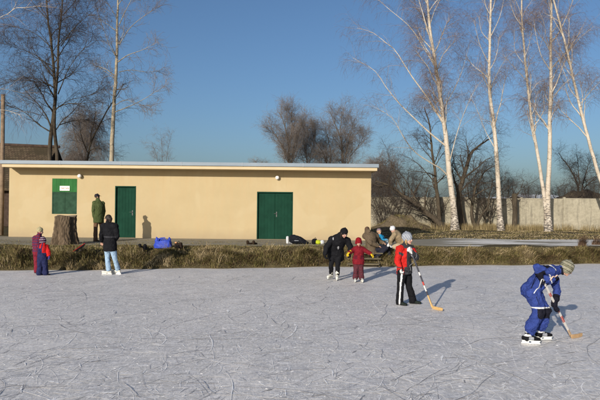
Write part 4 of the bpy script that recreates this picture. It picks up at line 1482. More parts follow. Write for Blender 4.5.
def person(label, loc, J, k=1.0, fh=(0, -1, 0), uh=(0, 0, 1), head=0.225, ta=(0, -1, 0), tb=(0, -1, 0), jacket=None, legs=None, suit=None, hat=None, hair=None, gloves=None,
           shoes=None, vox=0.010, group=None, na=None, nb=None, curl=0.8, wide=1.0, hdir=(None, None), ref=None, belly=0.0):
    root = empty('person', loc)
    tag(root, label, 'person', group)
    J = {a: Vector(b) for a, b in J.items()}
    fh, uh = Vector(fh).normalized(), Vector(uh).normalized()
    rh = fh.cross(uh).normalized()
    uh = rh.cross(fh).normalized()
    HR = Matrix((rh, fh, uh)).transposed()
    H = head
    c = J['hed']
    h2w = lambda r, f, u: c + rh * (r * H) + fh * (f * H) + uh * (u * H)
    chestr = (J['shb'] - J['sha']).normalized() if ref is None else Vector(ref).normalized()
    pelr = (J['hpb'] - J['hpa']).normalized() if (J['hpb'] - J['hpa']).length > 0.05 and ref is None else chestr

    def torso(mb, e, low=0.0, mi=0, top=True, hem=0.0, cap=True):
        pel, wai, che, nek = J['pel'], J['wai'], J['che'], J['nek']
        dn = (pel - wai).normalized()
        shw = (J['shb'] - J['sha']).length / 2
        pts = [pel + dn * (0.07 * k + low), pel, wai, che, che.lerp(nek, 0.55)]
        rad = [((0.150 + hem) * k * wide + e, (0.118 + hem) * k * wide + e), ((0.163 + hem * 0.6) * k * wide + e, (0.120 + hem * 0.6) * k * wide + e), (0.145 * k * wide + e, (0.105 + belly) * k * wide + e),
               (min(0.172 * k * wide, shw * 1.0) + e, (0.118 + belly * 0.4) * k * wide + e), (min(0.145 * k * wide, shw * 0.85) + e * 0.8, 0.095 * k * wide + e * 0.8)]
        if top:
            pts.append(nek)
            rad.append((0.075 * k + e * 0.5, 0.068 * k + e * 0.5))
        mb.tube(pts, rad, 20, [pelr, pelr, pelr.lerp(chestr, 0.5), chestr, chestr, chestr][:len(pts)], mi, cap)
        # shoulders
        mb.tube([J['sha'], J['che'].lerp(J['nek'], 0.62), J['shb']], [0.058 * k + e, 0.08 * k + e, 0.058 * k + e], 12, None, mi)

    def arm(mb, s, e, mi=0, short=0.0):
        a, b, w_ = J['sh' + s], J['el' + s], J['wr' + s]
        we = b.lerp(w_, 1.0 - short)
        mb.tube([a, a.lerp(b, 0.5), b], [0.056 * k + e, 0.049 * k + e, 0.042 * k + e], 12, None, mi)
        mb.tube([b, b.lerp(we, 0.4), we], [0.043 * k + e, 0.041 * k + e, 0.029 * k + e], 12, None, mi)

    def leg(mb, s, e, mi=0, short=0.0, flare=0.0):
        a, b, w_ = J['hp' + s], J['kn' + s], J['an' + s]
        we = b.lerp(w_, 1.0 - short)
        mb.tube([a, a.lerp(b, 0.5), b], [0.088 * k * wide + e, 0.074 * k + e, 0.056 * k + e], 14, None, mi)
        mb.tube([b, b.lerp(we, 0.35), we], [0.057 * k + e, 0.056 * k + e, 0.036 * k + e + flare], 14, None, mi)

    # --- body: one continuous skin with face, hands and feet
    mb = MB()
    torso(mb, 0.0)
    for s, tv, n_, hd in (('a', ta, na, hdir[0]), ('b', tb, nb, hdir[1])):
        arm(mb, s, 0)
        leg(mb, s, 0)
        fd = Vector(hd) if hd is not None else (J['wr' + s] - J['el' + s])
        hand(mb, J['wr' + s], fd, Vector(n_) if n_ is not None else Vector((0, 0, -1)) + (J['pel'] - J['wr' + s]) * 0.8, k, curl)
        tv = Vector(tv).normalized()
        an = J['an' + s]
        mb.tube([an - tv * 0.03 * k + Vector((0, 0, -0.035 * k)), an + tv * 0.06 * k + Vector((0, 0, -0.045 * k)), an + tv * 0.15 * k + Vector((0, 0, -0.058 * k))],
                [0.036 * k, 0.036 * k, 0.026 * k], 10, None)
    mb.tube([J['nek'], J['nek'].lerp(c, 0.6)], [0.054 * k, 0.052 * k], 14)
    mb.ell(h2w(0, -0.05, 0.11), (0.345 * H, 0.43 * H, 0.39 * H), HR, 20)
    mb.ell(h2w(0, 0.09, -0.19), (0.265 * H, 0.30 * H, 0.32 * H), HR, 18)
    mb.ell(h2w(0, 0.29, -0.42), (0.10 * H, 0.09 * H, 0.08 * H), HR, 10)
    mb.tube([h2w(0, 0.37, 0.03), h2w(0, 0.43, -0.08), h2w(0, 0.455, -0.135)], [0.04 * H, 0.05 * H, 0.055 * H], 8)
    mb.tube([h2w(-0.2, 0.32, 0.075), h2w(0, 0.375, 0.07), h2w(0.2, 0.32, 0.075)], [0.045 * H] * 3, 8)
    for sgn in (-1, 1):
        mb.ell(h2w(0.17 * sgn, 0.27, -0.13), (0.10 * H, 0.10 * H, 0.10 * H), HR, 10)
        mb.ell(h2w(0.34 * sgn, -0.05, -0.04), (0.045 * H, 0.09 * H, 0.135 * H), HR, 10)
    mb.tube([h2w(-0.10, 0.365, -0.265), h2w(0, 0.395, -0.255), h2w(0.10, 0.365, -0.265)], [0.022 * H, 0.036 * H, 0.022 * H], 8, None, 1)
    fuse('body', mb, [SKIN, LIPS], root, min(vox, 0.0085), 2, 0, 0.07, 'nearest')
    ey = MB()
    for sgn in (-1, 1):
        p = h2w(0.135 * sgn, 0.338, 0.005)
        V, F = ell_vf(p, 0.046 * H, None, 16)
        mi = [1 if sum((Vector(V[i]) - p for i in f), Vector()).normalized().dot(fh) > 0.80 else 0 for f in F]
        e = MB()
        e.V, e.F, e.M, e.n = [tuple(v) for v in V], F, mi, len(V)
        e.build('eye', [EYEW, EYED], root, smooth=True)
    # --- clothes
    if legs:
        mb = MB()
        e = legs.get('e', 0.016)
        mb.tube([J['wai'].lerp(J['pel'], 0.4), J['pel'], J['hpa'].lerp(J['hpb'], 0.5) + Vector((0, 0, -0.03 * k))], [(0.15 * k * wide + e, 0.115 * k * wide + e), (0.165 * k * wide + e, 0.125 * k * wide + e), (0.15 * k * wide + e, 0.11 * k * wide + e)], 18, pelr)
        for s in 'ab': leg(mb, s, e, 0, legs.get('short', 0.0), legs.get('flare', 0.012))
        fuse('trousers', mb, legs['mats'], root, vox, 3, legs.get('fold', 0.018), legs.get('fs', 0.09), (lambda co: legs['paint'](co, J)) if legs.get('paint') else None)
    for kind in ('jacket', 'suit'):
        jk = jacket if kind == 'jacket' else suit
        if not jk: continue
        mb = MB()
        e = jk.get('e', 0.024)
        torso(mb, e, (jk.get('low', 0.04) + 0.05 * k) if kind == 'jacket' else -0.02, 0, True, jk.get('hem', 0.0), kind != 'jacket')
        for s in 'ab': arm(mb, s, jk.get('es', e * 0.75), 0, 0.03)
        if kind == 'suit':
            for s in 'ab': leg(mb, s, e * jk.get('le', 0.95), 0, jk.get('short', 0.02), jk.get('flare', 0.02))
        # collar
        if jk.get('collar', True):
            mb.tube([J['nek'] - (c - J['nek']).normalized() * 0.02, J['nek'].lerp(c, 0.38)], [0.082 * k, 0.078 * k], 14)
        if jk.get('hood'):
            mb.ell(J['nek'] - (fh * 0.085 + Vector((0, 0, 0.01))) * k, (0.12 * k, 0.07 * k, 0.10 * k), HR, 14)
        if jk.get('extra'): jk['extra'](mb, J)
        fuse(kind if kind == 'jacket' else 'snowsuit', mb, jk['mats'], root, vox, 3, jk.get('fold', 0.02), jk.get('fs', 0.08), (lambda co: jk['paint'](co, J)) if jk.get('paint') else None)
    if hair:
        mb = MB()
        mb.ell(h2w(0, -0.075, 0.135), (0.375 * H, 0.44 * H, 0.405 * H), HR, 18)
        for a in hair.get('locks', ()):
            mb.tube([h2w(*p) for p in a[0]], [q * H for q in a[1]], 10)
        hp = fuse('hair', mb, hair['mat'], root, 0.008, 2, 0.02, 0.03)
        # face opening: drop what hangs over the face
        me = hp.data
        bm = bmesh.new()
        bm.from_mesh(me)
        dead = []
        for f in bm.faces:
            q = f.calc_center_median() - c
            if q.dot(fh) > hair.get('front', 0.20) * H and q.dot(uh) < hair.get('line', 0.30) * H and abs(q.dot(rh)) < hair.get('w', 0.33) * H: dead.append(f)
        bmesh.ops.delete(bm, geom=dead, context='FACES')
        bm.to_mesh(me)
        bm.free()
    if hat:
        tilt = hat.get('tilt', 0.22)
        mb = MB()
        hu = (uh - fh * tilt).normalized()
        hf = (fh + uh * tilt).normalized()
        o = h2w(0, -0.06, 0.10)
        rr = hat.get('r', 0.425) * H
        top_ = hat.get('top', 0.50) * H
        lowz = hat.get('low', -0.02) * H
        pts, rad = [], []
        for t in (0.0, 0.18, 0.4, 0.6, 0.78, 0.9, 0.97):
            pts.append(o + hu * (lowz + (top_ - lowz) * t))
            q = math.sqrt(max(0.02, 1 - t ** 2.4))
            rad.append((rr * q * 0.93, rr * q * 1.06))
        mb.tube(pts, rad, 22, rh)
        if hat.get('fold'):
            mb.tube([o + hu * (lowz - 0.01 * H), o + hu * (lowz + 0.17 * H)], [(rr * 1.0, rr * 1.13), (rr * 0.99, rr * 1.12)], 22, rh)
        if hat.get('pom'): mb.ell(o + hu * (top_ + 0.06 * H), 0.11 * H, None, 12)
        if hat.get('flaps'):
            for sg in (-1, 1):
                mb.tube([h2w(0.36 * sg, -0.05, 0.1), h2w(0.37 * sg, -0.03, -0.16), h2w(0.34 * sg, 0.0, -0.32)], [0.12 * H, 0.12 * H, 0.05 * H], 10)
        pf = hat.get('paint')
        fuse('hat', mb, hat['mats'], root, 0.007, 2, hat.get('rough', 0.008), 0.03, (lambda co: pf(((co - np.array(o)) @ np.array(hu)) / H, co)) if pf else None)
        if hat.get('bill'):
            bm_ = MB()
            bd = Vector(hat['bill']) if not isinstance(hat['bill'], bool) else hf
            side = bd.cross(hu).normalized()
            a = o + hu * (lowz + 0.03 * H)
            bm_.tube([a + bd * 0.25 * H, a + bd * 0.50 * H - hu * 0.02 * H, a + bd * 0.72 * H - hu * 0.07 * H], [(0.34 * H, 0.03 * H), (0.32 * H, 0.022 * H), (0.20 * H, 0.016 * H)], 16, side)
            bm_.build('bill', hat['mats'][0], root, smooth=True)
    if gloves:
        for s, n_, hd in (('a', na, hdir[0]), ('b', nb, hdir[1])):
            mb = MB()
            fd = Vector(hd) if hd is not None else (J['wr' + s] - J['el' + s])
            nn = Vector(n_) if n_ is not None else Vector((0, 0, -1)) + (J['pel'] - J['wr' + s]) * 0.8
            hand(mb, J['wr' + s], fd, nn, k * gloves.get('k', 1.08), curl, gloves.get('grow', 0.006))
            dd = fd.normalized()
            mb.tube([J['wr' + s] - dd * 0.05 * k, J['wr' + s] + dd * 0.02 * k], [0.040 * k + 0.006, 0.034 * k + 0.006], 12)
            fuse('glove', mb, gloves['mat'], root, 0.0065, 1, 0.004, 0.03)
    if shoes:
        for s, tv in (('a', Vector(ta).normalized()), ('b', Vector(tb).normalized())):
            an = J['an' + s]
            up = Vector((0, 0, 1))
            # lean of the shin
            sh_ = (J['kn' + s] - an).normalized()
            side = tv.cross(up).normalized()
            k0, k = k, k * shoes.get('k', 1.0)
            sole = an - up * (0.085 * k0)
            mb = MB()
            mb.tube([an + sh_ * shoes.get('shaft', 0.10) * k, an, an - up * 0.045 * k - tv * 0.012 * k], [0.058 * k, 0.052 * k, 0.050 * k], 14, None, 0)
            mb.tube([sole - tv * 0.055 * k + up * 0.036 * k, sole + tv * 0.05 * k + up * 0.040 * k, sole + tv * 0.13 * k + up * 0.030 * k, sole + tv * 0.175 * k + up * 0.026 * k],
                    [(0.040 * k, 0.038 * k), (0.046 * k, 0.042 * k), (0.045 * k, 0.032 * k), (0.036 * k, 0.024 * k)], 14, side, 0)
            if shoes['kind'] == 'skate':
                fp = shoes.get('paint')
                bt = fuse('ice_skate', mb, shoes['mats'], root, 0.0075, 1, 0.004, 0.03, (lambda co: fp(co, an, tv, k)) if fp else None)
                q = MB()
                bR = Matrix((tv, side, up)).transposed()
                q.box(sole + tv * 0.055 * k - up * 0.002, (0.265 * k, 0.056 * k, 0.013), bR)
                q.box(sole - tv * 0.030 * k - up * 0.022, (0.105 * k, 0.026, 0.044), bR)
                q.box(sole + tv * 0.118 * k - up * 0.022, (0.125 * k, 0.026, 0.044), bR)
                q.box(sole + tv * 0.05 * k - up * 0.040, (0.285 * k, 0.012, 0.014), bR)
                q.build('blade_holder', shoes['holder'], bt, bevel=0.004)
                q = MB()
                q.box(sole + tv * 0.05 * k - up * (0.055), (0.29 * k, 0.004, 0.022), bR, 0, 1.0)
                q.build('blade', BLADE, bt)
            else:
                q = MB()
                q.tube([sole - tv * 0.06 * k + up * 0.006, sole + tv * 0.06 * k + up * 0.006, sole + tv * 0.175 * k + up * 0.006], [(0.043 * k, 0.012), (0.049 * k, 0.012), (0.038 * k, 0.012)], 12, side)
                bt = fuse('boot', mb, shoes['mats'], root, 0.0075, 1, 0.004, 0.03)
                q.build('sole', shoes['holder'], bt, smooth=True)
            k = k0
    return root


SKZ = 0.062 + 0.005          # sole of a skate above the ice


def ank(p, k, lift):
    """ankle at the right height for sole + lift"""
    return Vector((p.x, p.y, 0.085 * k + lift))


# ---- boy in a blue snowsuit bending over his stick (nearest)
q = P3(534, 343)
K_ = 0.83
J = dict(pel=q(531.5, 289.5), wai=q(538.5, 281, 0.0), che=q(549, 273.5, 0.0), nek=q(556.5, 270.5, 0.0), hed=q(566.8, 268.3, -0.01),
         sha=q(550.5, 271.5, -0.15), shb=q(552, 273, 0.15), ela=q(537.5, 268, -0.24), wra=q(540.5, 277.0, -0.20), elb=q(557.5, 291, 0.17), wrb=q(554.5, 304.5, 0.02),
         hpa=q(532.5, 293, -0.085), hpb=q(533.5, 292, 0.085), kna=q(539, 311.5, -0.11), knb=q(545, 311, 0.10), ana=q(527.5, 332, -0.12), anb=q(540.5, 329.5, 0.14))
J['ana'], J['anb'] = ank(J['ana'], K_, SKZ), ank(J['anb'], K_, SKZ)
BLUE = cloth('blue_snowsuit', (0.034, 0.056, 0.215), 0.75, 0.22)
NAVYB = cloth('black_panels', (0.014, 0.014, 0.022), 0.7)


def paint_boy(co, J):
    mi = np.zeros(len(co), int)
    kn = []
    for s in 'ab':
        d, t = seg(co, J['hp' + s], J['kn' + s])
        d2, t2 = seg(co, J['kn' + s], J['an' + s])
        front = (co[:, 0] - J['kn' + s].x) > -0.055
        near = np.linalg.norm(co - np.array(J['kn' + s]), axis=1)
        mi[(near < 0.125) & front & (co[:, 2] < J['kn' + s].z + 0.055)] = 1
        mi[(near < 0.15) & (co[:, 2] > J['kn' + s].z + 0.055) & (co[:, 2] < J['kn' + s].z + 0.075)] = 2
        d3, t3 = seg(co, J['sh' + s], J['el' + s])
        mi[np.linalg.norm(co - np.array(J['el' + s]), axis=1) < 0.075] = 0
        mi[(np.linalg.norm(co - np.array(J['sh' + s].lerp(J['el' + s], 0.5) + Vector((0, 0, 0.06))), axis=1) < 0.07)] = 1
        d4, t4 = seg(co, J['el' + s], J['wr' + s])
        mi[(d4 < 0.085) & (t4 > 0.35)] = 1
    d, t = seg(co, (J['hpa'].x - 0.10, J['hpa'].y - 0.13, J['pel'].z + 0.02), (J['hpa'].x + 0.02, J['hpa'].y - 0.16, J['pel'].z + 0.12))
    mi[d < 0.02] = 2
    # black yoke band and white/orange bands round the chest
    d, t = seg(co, J['wai'], J['nek'])
    yk = (d < 0.23) & (t > 0.60) & (t < 0.74) & (co[:, 2] < J['che'].z + 0.14)
    mi[yk & (np.abs(co[:, 1]) < 0.16)] = 1
    mi[(d < 0.23) & (t > 0.38) & (t < 0.43) & (co[:, 2] < J['che'].z + 0.03)] = 2
    mi[(d < 0.23) & (t > 0.76) & (t < 0.84) & (co[:, 2] > J['che'].z + 0.06) & (co[:, 1] < 0)] = 2
    return mi


def boy_skate(co, an, tv, k):
    u = (co - np.array(an)) @ np.array(tv)
    z = co[:, 2] - an.z
    mi = np.where((z < -0.012) & (u > 0.015) & (u < 0.09 * k), 1, 0)
    mi[(z > -0.004) & (u < 0.055)] = 2
    mi[(u > 0.115 * k)] = 0
    mi[(np.abs(z - 0.035) < 0.008)] = 0
    return mi


def boy_hat(t, co):
    return np.where((t * 26).astype(int) % 2 == 0, 0, np.where((t * 13).astype(int) % 3 == 0, 2, 1))


boy = person('boy in a blue snowsuit and striped hat bending over his hockey stick', q.o, J, K_, (0.80, -0.12, -0.58), (0.55, 0, 0.83), 0.205, (1, -0.25, 0), (1, 0.05, 0),
             suit=dict(mats=[BLUE, NAVYB, WHITEC], le=1.25, e=0.034, es=0.022, paint=paint_boy, fold=0.055, fs=0.09, short=0.24, flare=0.010),
             hat=dict(mats=[cloth('olive_knit', (0.20, 0.185, 0.12)), cloth('cream_knit', (0.34, 0.32, 0.25)), cloth('dark_knit', (0.07, 0.075, 0.06))], paint=boy_hat, tilt=0.10, fold=True, top=0.50, low=-0.10, r=0.46),
             hair=dict(mat=HAIRB), gloves=dict(mat=NAVYB, k=1.12, grow=0.008), shoes=dict(kind='skate', mats=[BLACKC, GREYC, WHITEC], holder=cmat('white_plastic', (0.70, 0.70, 0.64), 0.4, 0.05, 8, 0), paint=boy_skate, shaft=0.15, k=1.14),
             vox=0.008, na=(1, -0.1, -0.3), nb=(1, -0.2, 0.3), hdir=((0.25, 0.35, -0.9), (-0.2, -0.7, -0.7)), curl=1.4, ref=(0.0, 1, 0.05))
boy_q = q
boyJ = J

# ---- girl in red and black with a stick
q = P3(408, 304.5)
K_ = 0.92
J = dict(pel=q(404.3, 267.5), wai=q(404, 259.5), che=q(405, 251.5), nek=q(406, 245.0), hed=q(407.6, 239.0, -0.02), sha=q(399.6, 249.3, -0.10), shb=q(411.5, 250, 0.04),
         ela=q(397.3, 260.5, -0.17), wra=q(400.0, 268.2, -0.22), elb=q(416.2, 257.6, -0.10), wrb=q(411.8, 252.8, -0.22), hpa=q(402.2, 270, -0.07), hpb=q(406.8, 270, 0.06),
         kna=q(400.5, 286.5, -0.08), knb=q(409.0, 286, 0.05), ana=q(399.5, 300, -0.08), anb=q(412.8, 299, 0.10))
J['ana'], J['anb'] = ank(J['ana'], K_, 0.006), ank(J['anb'], K_, 0.006)
RED = cloth('red_jacket', (0.50, 0.022, 0.018), 0.75, 0.16)


def paint_girl(co, J):
    mi = np.zeros(len(co), int)
    d, t = seg(co, J['wai'], J['nek'])
    front = (co[:, 0] > J['che'].x + 0.015)
    mi[(d < 0.25) & front & (co[:, 2] < J['che'].z + 0.02)] = 1
    mi[(co[:, 2] < J['pel'].z + 0.03) & (co[:, 0] > J['pel'].x - 0.03)] = 1
    mi[co[:, 2] > J['sha'].z + 0.025] = 1
    d1, t1 = seg(co, J['sha'], J['ela'])
    mi[(d1 < 0.1) & (t1 < 0.97)] = 0
    mi[(d1 < 0.1) & (t1 > 0.30) & (t1 < 0.52) & (co[:, 0] > J['sha'].lerp(J['ela'], 0.4).x - 0.01)] = 1
    d2, t2 = seg(co, J['elb'], J['wrb'])
    mi[(d2 < 0.09)] = 1
    d3, t3 = seg(co, J['shb'], J['elb'])
    mi[(d3 < 0.10) & (t3 < 0.6) & (t3 > 0.1)] = 0
    # white piping down the back edge
    mi[(co[:, 0] < J['pel'].x - 0.155) & (co[:, 2] < J['wai'].z + 0.02) & (co[:, 1] > -0.02)] = 2
    return mi


def paint_stripe(co, J):
    mi = np.zeros(len(co), int)
    for a, b in (('hpa', 'kna'), ('kna', 'ana')):
        d, t = seg(co, J[a], J[b])
        A, B = np.array(J[a]), np.array(J[b])
        cen = A + t[:, None] * (B - A)
        off = co - cen
        ang = np.arctan2(off[:, 0] + 0.004, -off[:, 1])
        s = (d < 0.12) & (off[:, 1] < 0)
        mi[s & ((ang > -0.34) & (ang < 0.10))] = 1
    return mi


person('girl in red and black jacket and grey knit hat leaning on a hockey stick', q.o, J, K_, (0.80, -0.60, -0.05), (0.05, 0, 1), 0.22, (0.75, -0.65, 0), (0.95, -0.3, 0),
       jacket=dict(mats=[RED, CHAR, WHITEC], e=0.034, es=0.026, low=0.02, paint=paint_girl, fold=0.028, fs=0.09, hem=0.01), legs=dict(mats=[BLACKC, WHITEC], e=0.020, paint=paint_stripe, flare=0.028, fold=0.022, short=-0.02),
       hat=dict(mats=[cloth('grey_knit', (0.27, 0.29, 0.33)), cloth('pale_grey_knit', (0.40, 0.42, 0.45))], paint=lambda t, co: (np.sin(co[:, 0] * 130 + co[:, 2] * 90) > 0.5).astype(int) * ((t < 0.34)).astype(int), tilt=0.26, top=0.58, low=0.0, r=0.45, fold=True),
       hair=dict(mat=HAIRF, locks=[([(-0.30, 0.02, -0.05), (-0.34, 0.0, -0.3), (-0.28, 0.05, -0.52)], [0.10, 0.11, 0.06]), ([(0.32, 0.02, -0.05), (0.36, 0.02, -0.3), (0.30, 0.08, -0.5)], [0.10, 0.11, 0.06]), ([(0, -0.35, -0.1), (0, -0.38, -0.4)], [0.28, 0.2])]),
       gloves=dict(mat=cloth('white_gloves', (0.66, 0.65, 0.62), 0.8, 0.1), k=1.05, grow=0.006), shoes=dict(kind='boot', mats=[cloth('dark_shoes', (0.020, 0.026, 0.022), 0.5)], holder=cmat('dark_rubber', (0.015, 0.015, 0.015), 0.7), shaft=0.05),
       vox=0.008, na=(1, 0.2, 0), nb=(-0.6, 0.5, 0.1), hdir=((0.25, -0.1, -1), (-0.45, -0.35, 0.5)), curl=1.3)
girl_q, girlJ = q, J

# ---- black clad adult skating bent forward, and the small child in red holding on
q = P3(335, 280)
K_ = 1.0
J = dict(pel=q(335.8, 252, 0.10), wai=q(336, 246.5, 0.02), che=q(338.5, 240.5, -0.12), nek=q(342.2, 236.6, -0.24), hed=q(344.2, 233.0, -0.33), sha=q(331.5, 239.8, -0.14), shb=q(347.0, 240.6, -0.14),
         ela=q(326.3, 247.5, -0.18), wra=q(325.0, 253.8, -0.24), elb=q(350.6, 247.3, -0.2), wrb=q(349.8, 252.6, -0.26), hpa=q(333.4, 254.5, 0.10), hpb=q(338.2, 254.8, 0.06),
         kna=q(331.0, 265.0, -0.02), knb=q(337.6, 266.6, -0.06), ana=q(331.2, 275.5, 0.14), anb=q(337.4, 277.5, -0.04))
J['ana'], J['anb'] = ank(J['ana'], K_, SKZ), ank(J['anb'], K_, SKZ)


def paint_patches(co, J):
    mi = np.zeros(len(co), int)
    for p, r in ((J['che'].lerp(J['sha'], 0.8) + Vector((0.0, -0.12, 0.04)), 0.020), (J['wai'] + Vector((0.05, -0.19, -0.02)), 0.026)):
        mi[(np.linalg.norm((co - np.array(p)) * np.array((1.6, 0.4, 0.7)), axis=1) < r * 1.4)] = 1
    return mi


WHSK = dict(kind='skate', mats=[cmat('white_leather', (0.66, 0.63, 0.54), 0.5, 0.08, 6, 0.1)], holder=cmat('cream_plastic', (0.68, 0.66, 0.58), 0.45, 0.05, 8, 0), shaft=0.12)
person('adult in black with white skates bent forward holding the small red child by the hand', q.o, J, K_, (0.42, -0.72, -0.60), (0.25, -0.5, 0.83), 0.232, (-0.55, -0.8, 0), (-0.15, -1, 0),
       jacket=dict(mats=[BLACKC, cloth('grey_patch', (0.30, 0.30, 0.31))], e=0.046, es=0.034, low=0.10, hem=0.02, paint=paint_patches, fold=0.035, fs=0.12, hood=True), legs=dict(mats=[BLACKC], e=0.008, flare=0.012, fold=0.022),
       hair=dict(mat=HAIRD, locks=[([(-0.33, 0.0, 0.0), (-0.36, 0.05, -0.3), (-0.30, 0.12, -0.5)], [0.12, 0.12, 0.07]), ([(0.33, 0.0, 0.0), (0.36, 0.05, -0.3), (0.30, 0.12, -0.5)], [0.12, 0.12, 0.07]), ([(0, -0.4, 0), (0, -0.42, -0.4)], [0.3, 0.22])], front=0.24, line=0.28),
       hat=dict(mats=[BLACKC], tilt=0.2, top=0.50, low=0.02, r=0.45), gloves=dict(mat=BLACKC, k=1.05), shoes=WHSK, vox=0.0095, na=(1, 0, 0), nb=(-0.4, 0, -0.8), hdir=((0.0, -0.2, -1), (0.1, -0.2, -0.9)), curl=1.0, wide=1.08)

q = P3(358, 282.3)
K_ = 0.72
J = dict(pel=q(358.5, 259.8), wai=q(358.6, 256.0), che=q(358.8, 251.2, -0.02), nek=q(358.8, 247.2, -0.03), hed=q(358.6, 242.4, -0.05), sha=q(354.8, 249.2), shb=q(362.8, 249.2), ela=q(351.5, 251.8, -0.07), wra=q(349.5, 252.2, -0.16),
         elb=q(367.2, 251.8, -0.05), wrb=q(370.6, 253.6, -0.08), hpa=q(356.6, 262.5), hpb=q(360.4, 262.5), kna=q(356.0, 270.5, -0.02), knb=q(361.0, 270.5, -0.02), ana=q(355.4, 278, 0.02), anb=q(361.6, 278, 0.0))
J['ana'], J['anb'] = ank(J['ana'], K_, SKZ), ank(J['anb'], K_, SKZ)
DRED = cloth('dark_red_jacket', (0.175, 0.013, 0.020), 0.8, 0.2)


def paint_redkid(co, J):
    mi = np.zeros(len(co), int)
    for s in (-1, 1):
        mi[(np.abs(co[:, 0] - J['pel'].x - s * 0.085) < 0.045) & (np.abs(co[:, 2] - J['wai'].z + 0.03) < 0.05) & (co[:, 1] < J['pel'].y - 0.05)] = 1
    return mi


def paint_check(co, J):
    return ((np.sin(co[:, 0] * 120) + np.sin(co[:, 2] * 110)) > 0.6).astype(int)


person('small child in dark red jacket and pointed red hat with yellow mittens', q.o, J, K_, (0.08, -0.93, -0.32), (0, -0.2, 0.98), 0.19, (-0.15, -1, 0), (0.15, -1, 0),
       jacket=dict(mats=[DRED, cloth('maroon_pocket', (0.10, 0.012, 0.022))], e=0.034, es=0.026, low=0.03, hem=0.02, paint=paint_redkid, fold=0.022, fs=0.07), legs=dict(mats=[cloth('maroon_trousers', (0.10, 0.024, 0.032)), cloth('grey_red_check', (0.065, 0.034, 0.04))], e=0.026, flare=0.024, paint=paint_check, fold=0.02, fs=0.07),
       hat=dict(mats=[cloth('red_knit', (0.21, 0.010, 0.016))], tilt=0.30, top=0.54, low=0.02, r=0.44, fold=True, flaps=True), hair=dict(mat=HAIRB), gloves=dict(mat=cloth('yellow_mittens', (0.62, 0.42, 0.025), 0.8, 0.1), k=1.1, grow=0.012),
       shoes=dict(kind='skate', mats=[cmat('grey_skate', (0.36, 0.35, 0.33), 0.5, 0.1, 6, 0.1)], holder=cmat('cream_plastic', (0.68, 0.66, 0.58)), shaft=0.10), vox=0.008, na=(0.3, 0, -1), nb=(-0.3, 0, -1), hdir=((-0.5, -0.3, -0.5), (0.65, -0.15, -0.55)), curl=0.7)

# ---- skater in black jacket and light jeans, seen from behind
q = P3(112, 274.6)
K_ = 0.98
J = dict(pel=q(110, 245.2, 0), wai=q(110, 238.5, 0), che=q(109.8, 230.6, 0.0), nek=q(108.8, 223.4, -0.01), hed=q(108.1, 218.9, 0.0), sha=q(103.6, 226.2, 0.05), shb=q(115.4, 226.4, -0.08), ela=q(101.6, 234.8, 0.12), wra=q(101.8, 241.0, 0.26),
         elb=q(117.2, 236.3, -0.06), wrb=q(114.0, 240.8, 0.22), hpa=q(107.6, 247.5, 0.05), hpb=q(112.6, 247.5, -0.05), kna=q(107.4, 258.5, 0.08), knb=q(114.9, 258.8, -0.02), ana=q(108.6, 270.5, -0.05), anb=q(117.8, 270, 0.1))
J['ana'], J['anb'] = ank(J['ana'], K_, SKZ), ank(J['anb'], K_, SKZ)
JEANS = cloth('light_jeans', (0.30, 0.42, 0.55), 0.85, 0.14, 4)


def paint_band(co, J):
    return ((co[:, 2] > J['wai'].z + 0.04) & (co[:, 2] < J['wai'].z + 0.062) & (np.linalg.norm(co[:, :2] - np.array(J['wai'])[:2], axis=1) < 0.24)).astype(int)


person('skater in black jacket and light blue jeans facing two small children', q.o, J, K_, (-0.80, 0.45, -0.1), (0, 0, 1), 0.228, (-1, -0.1, 0), (-0.95, 0.1, 0),
       jacket=dict(mats=[BLACKC, CHAR], e=0.044, es=0.032, low=0.05, hem=0.012, paint=paint_band, fold=0.03, fs=0.11), legs=dict(mats=[JEANS], e=0.014, flare=0.024, fold=0.02, short=0.0),
       hair=dict(mat=HAIRD, locks=[([(0, -0.38, -0.05), (0, -0.36, -0.3)], [0.28, 0.2]), ([(0.3, -0.1, -0.1), (0.3, -0.12, -0.25)], [0.13, 0.08]), ([(-0.3, -0.1, -0.1), (-0.3, -0.12, -0.25)], [0.13, 0.08])]), shoes=dict(kind='skate', mats=[BLACKC, cmat('white_leather', (0.6, 0.58, 0.5))], holder=cmat('cream_plastic', (0.68, 0.66, 0.58)), shaft=0.06,
       paint=lambda co, an, tv, k: (co[:, 2] < an.z - 0.035).astype(int)), vox=0.0095, na=(0, 0, -1), nb=(-1, 0, 0))

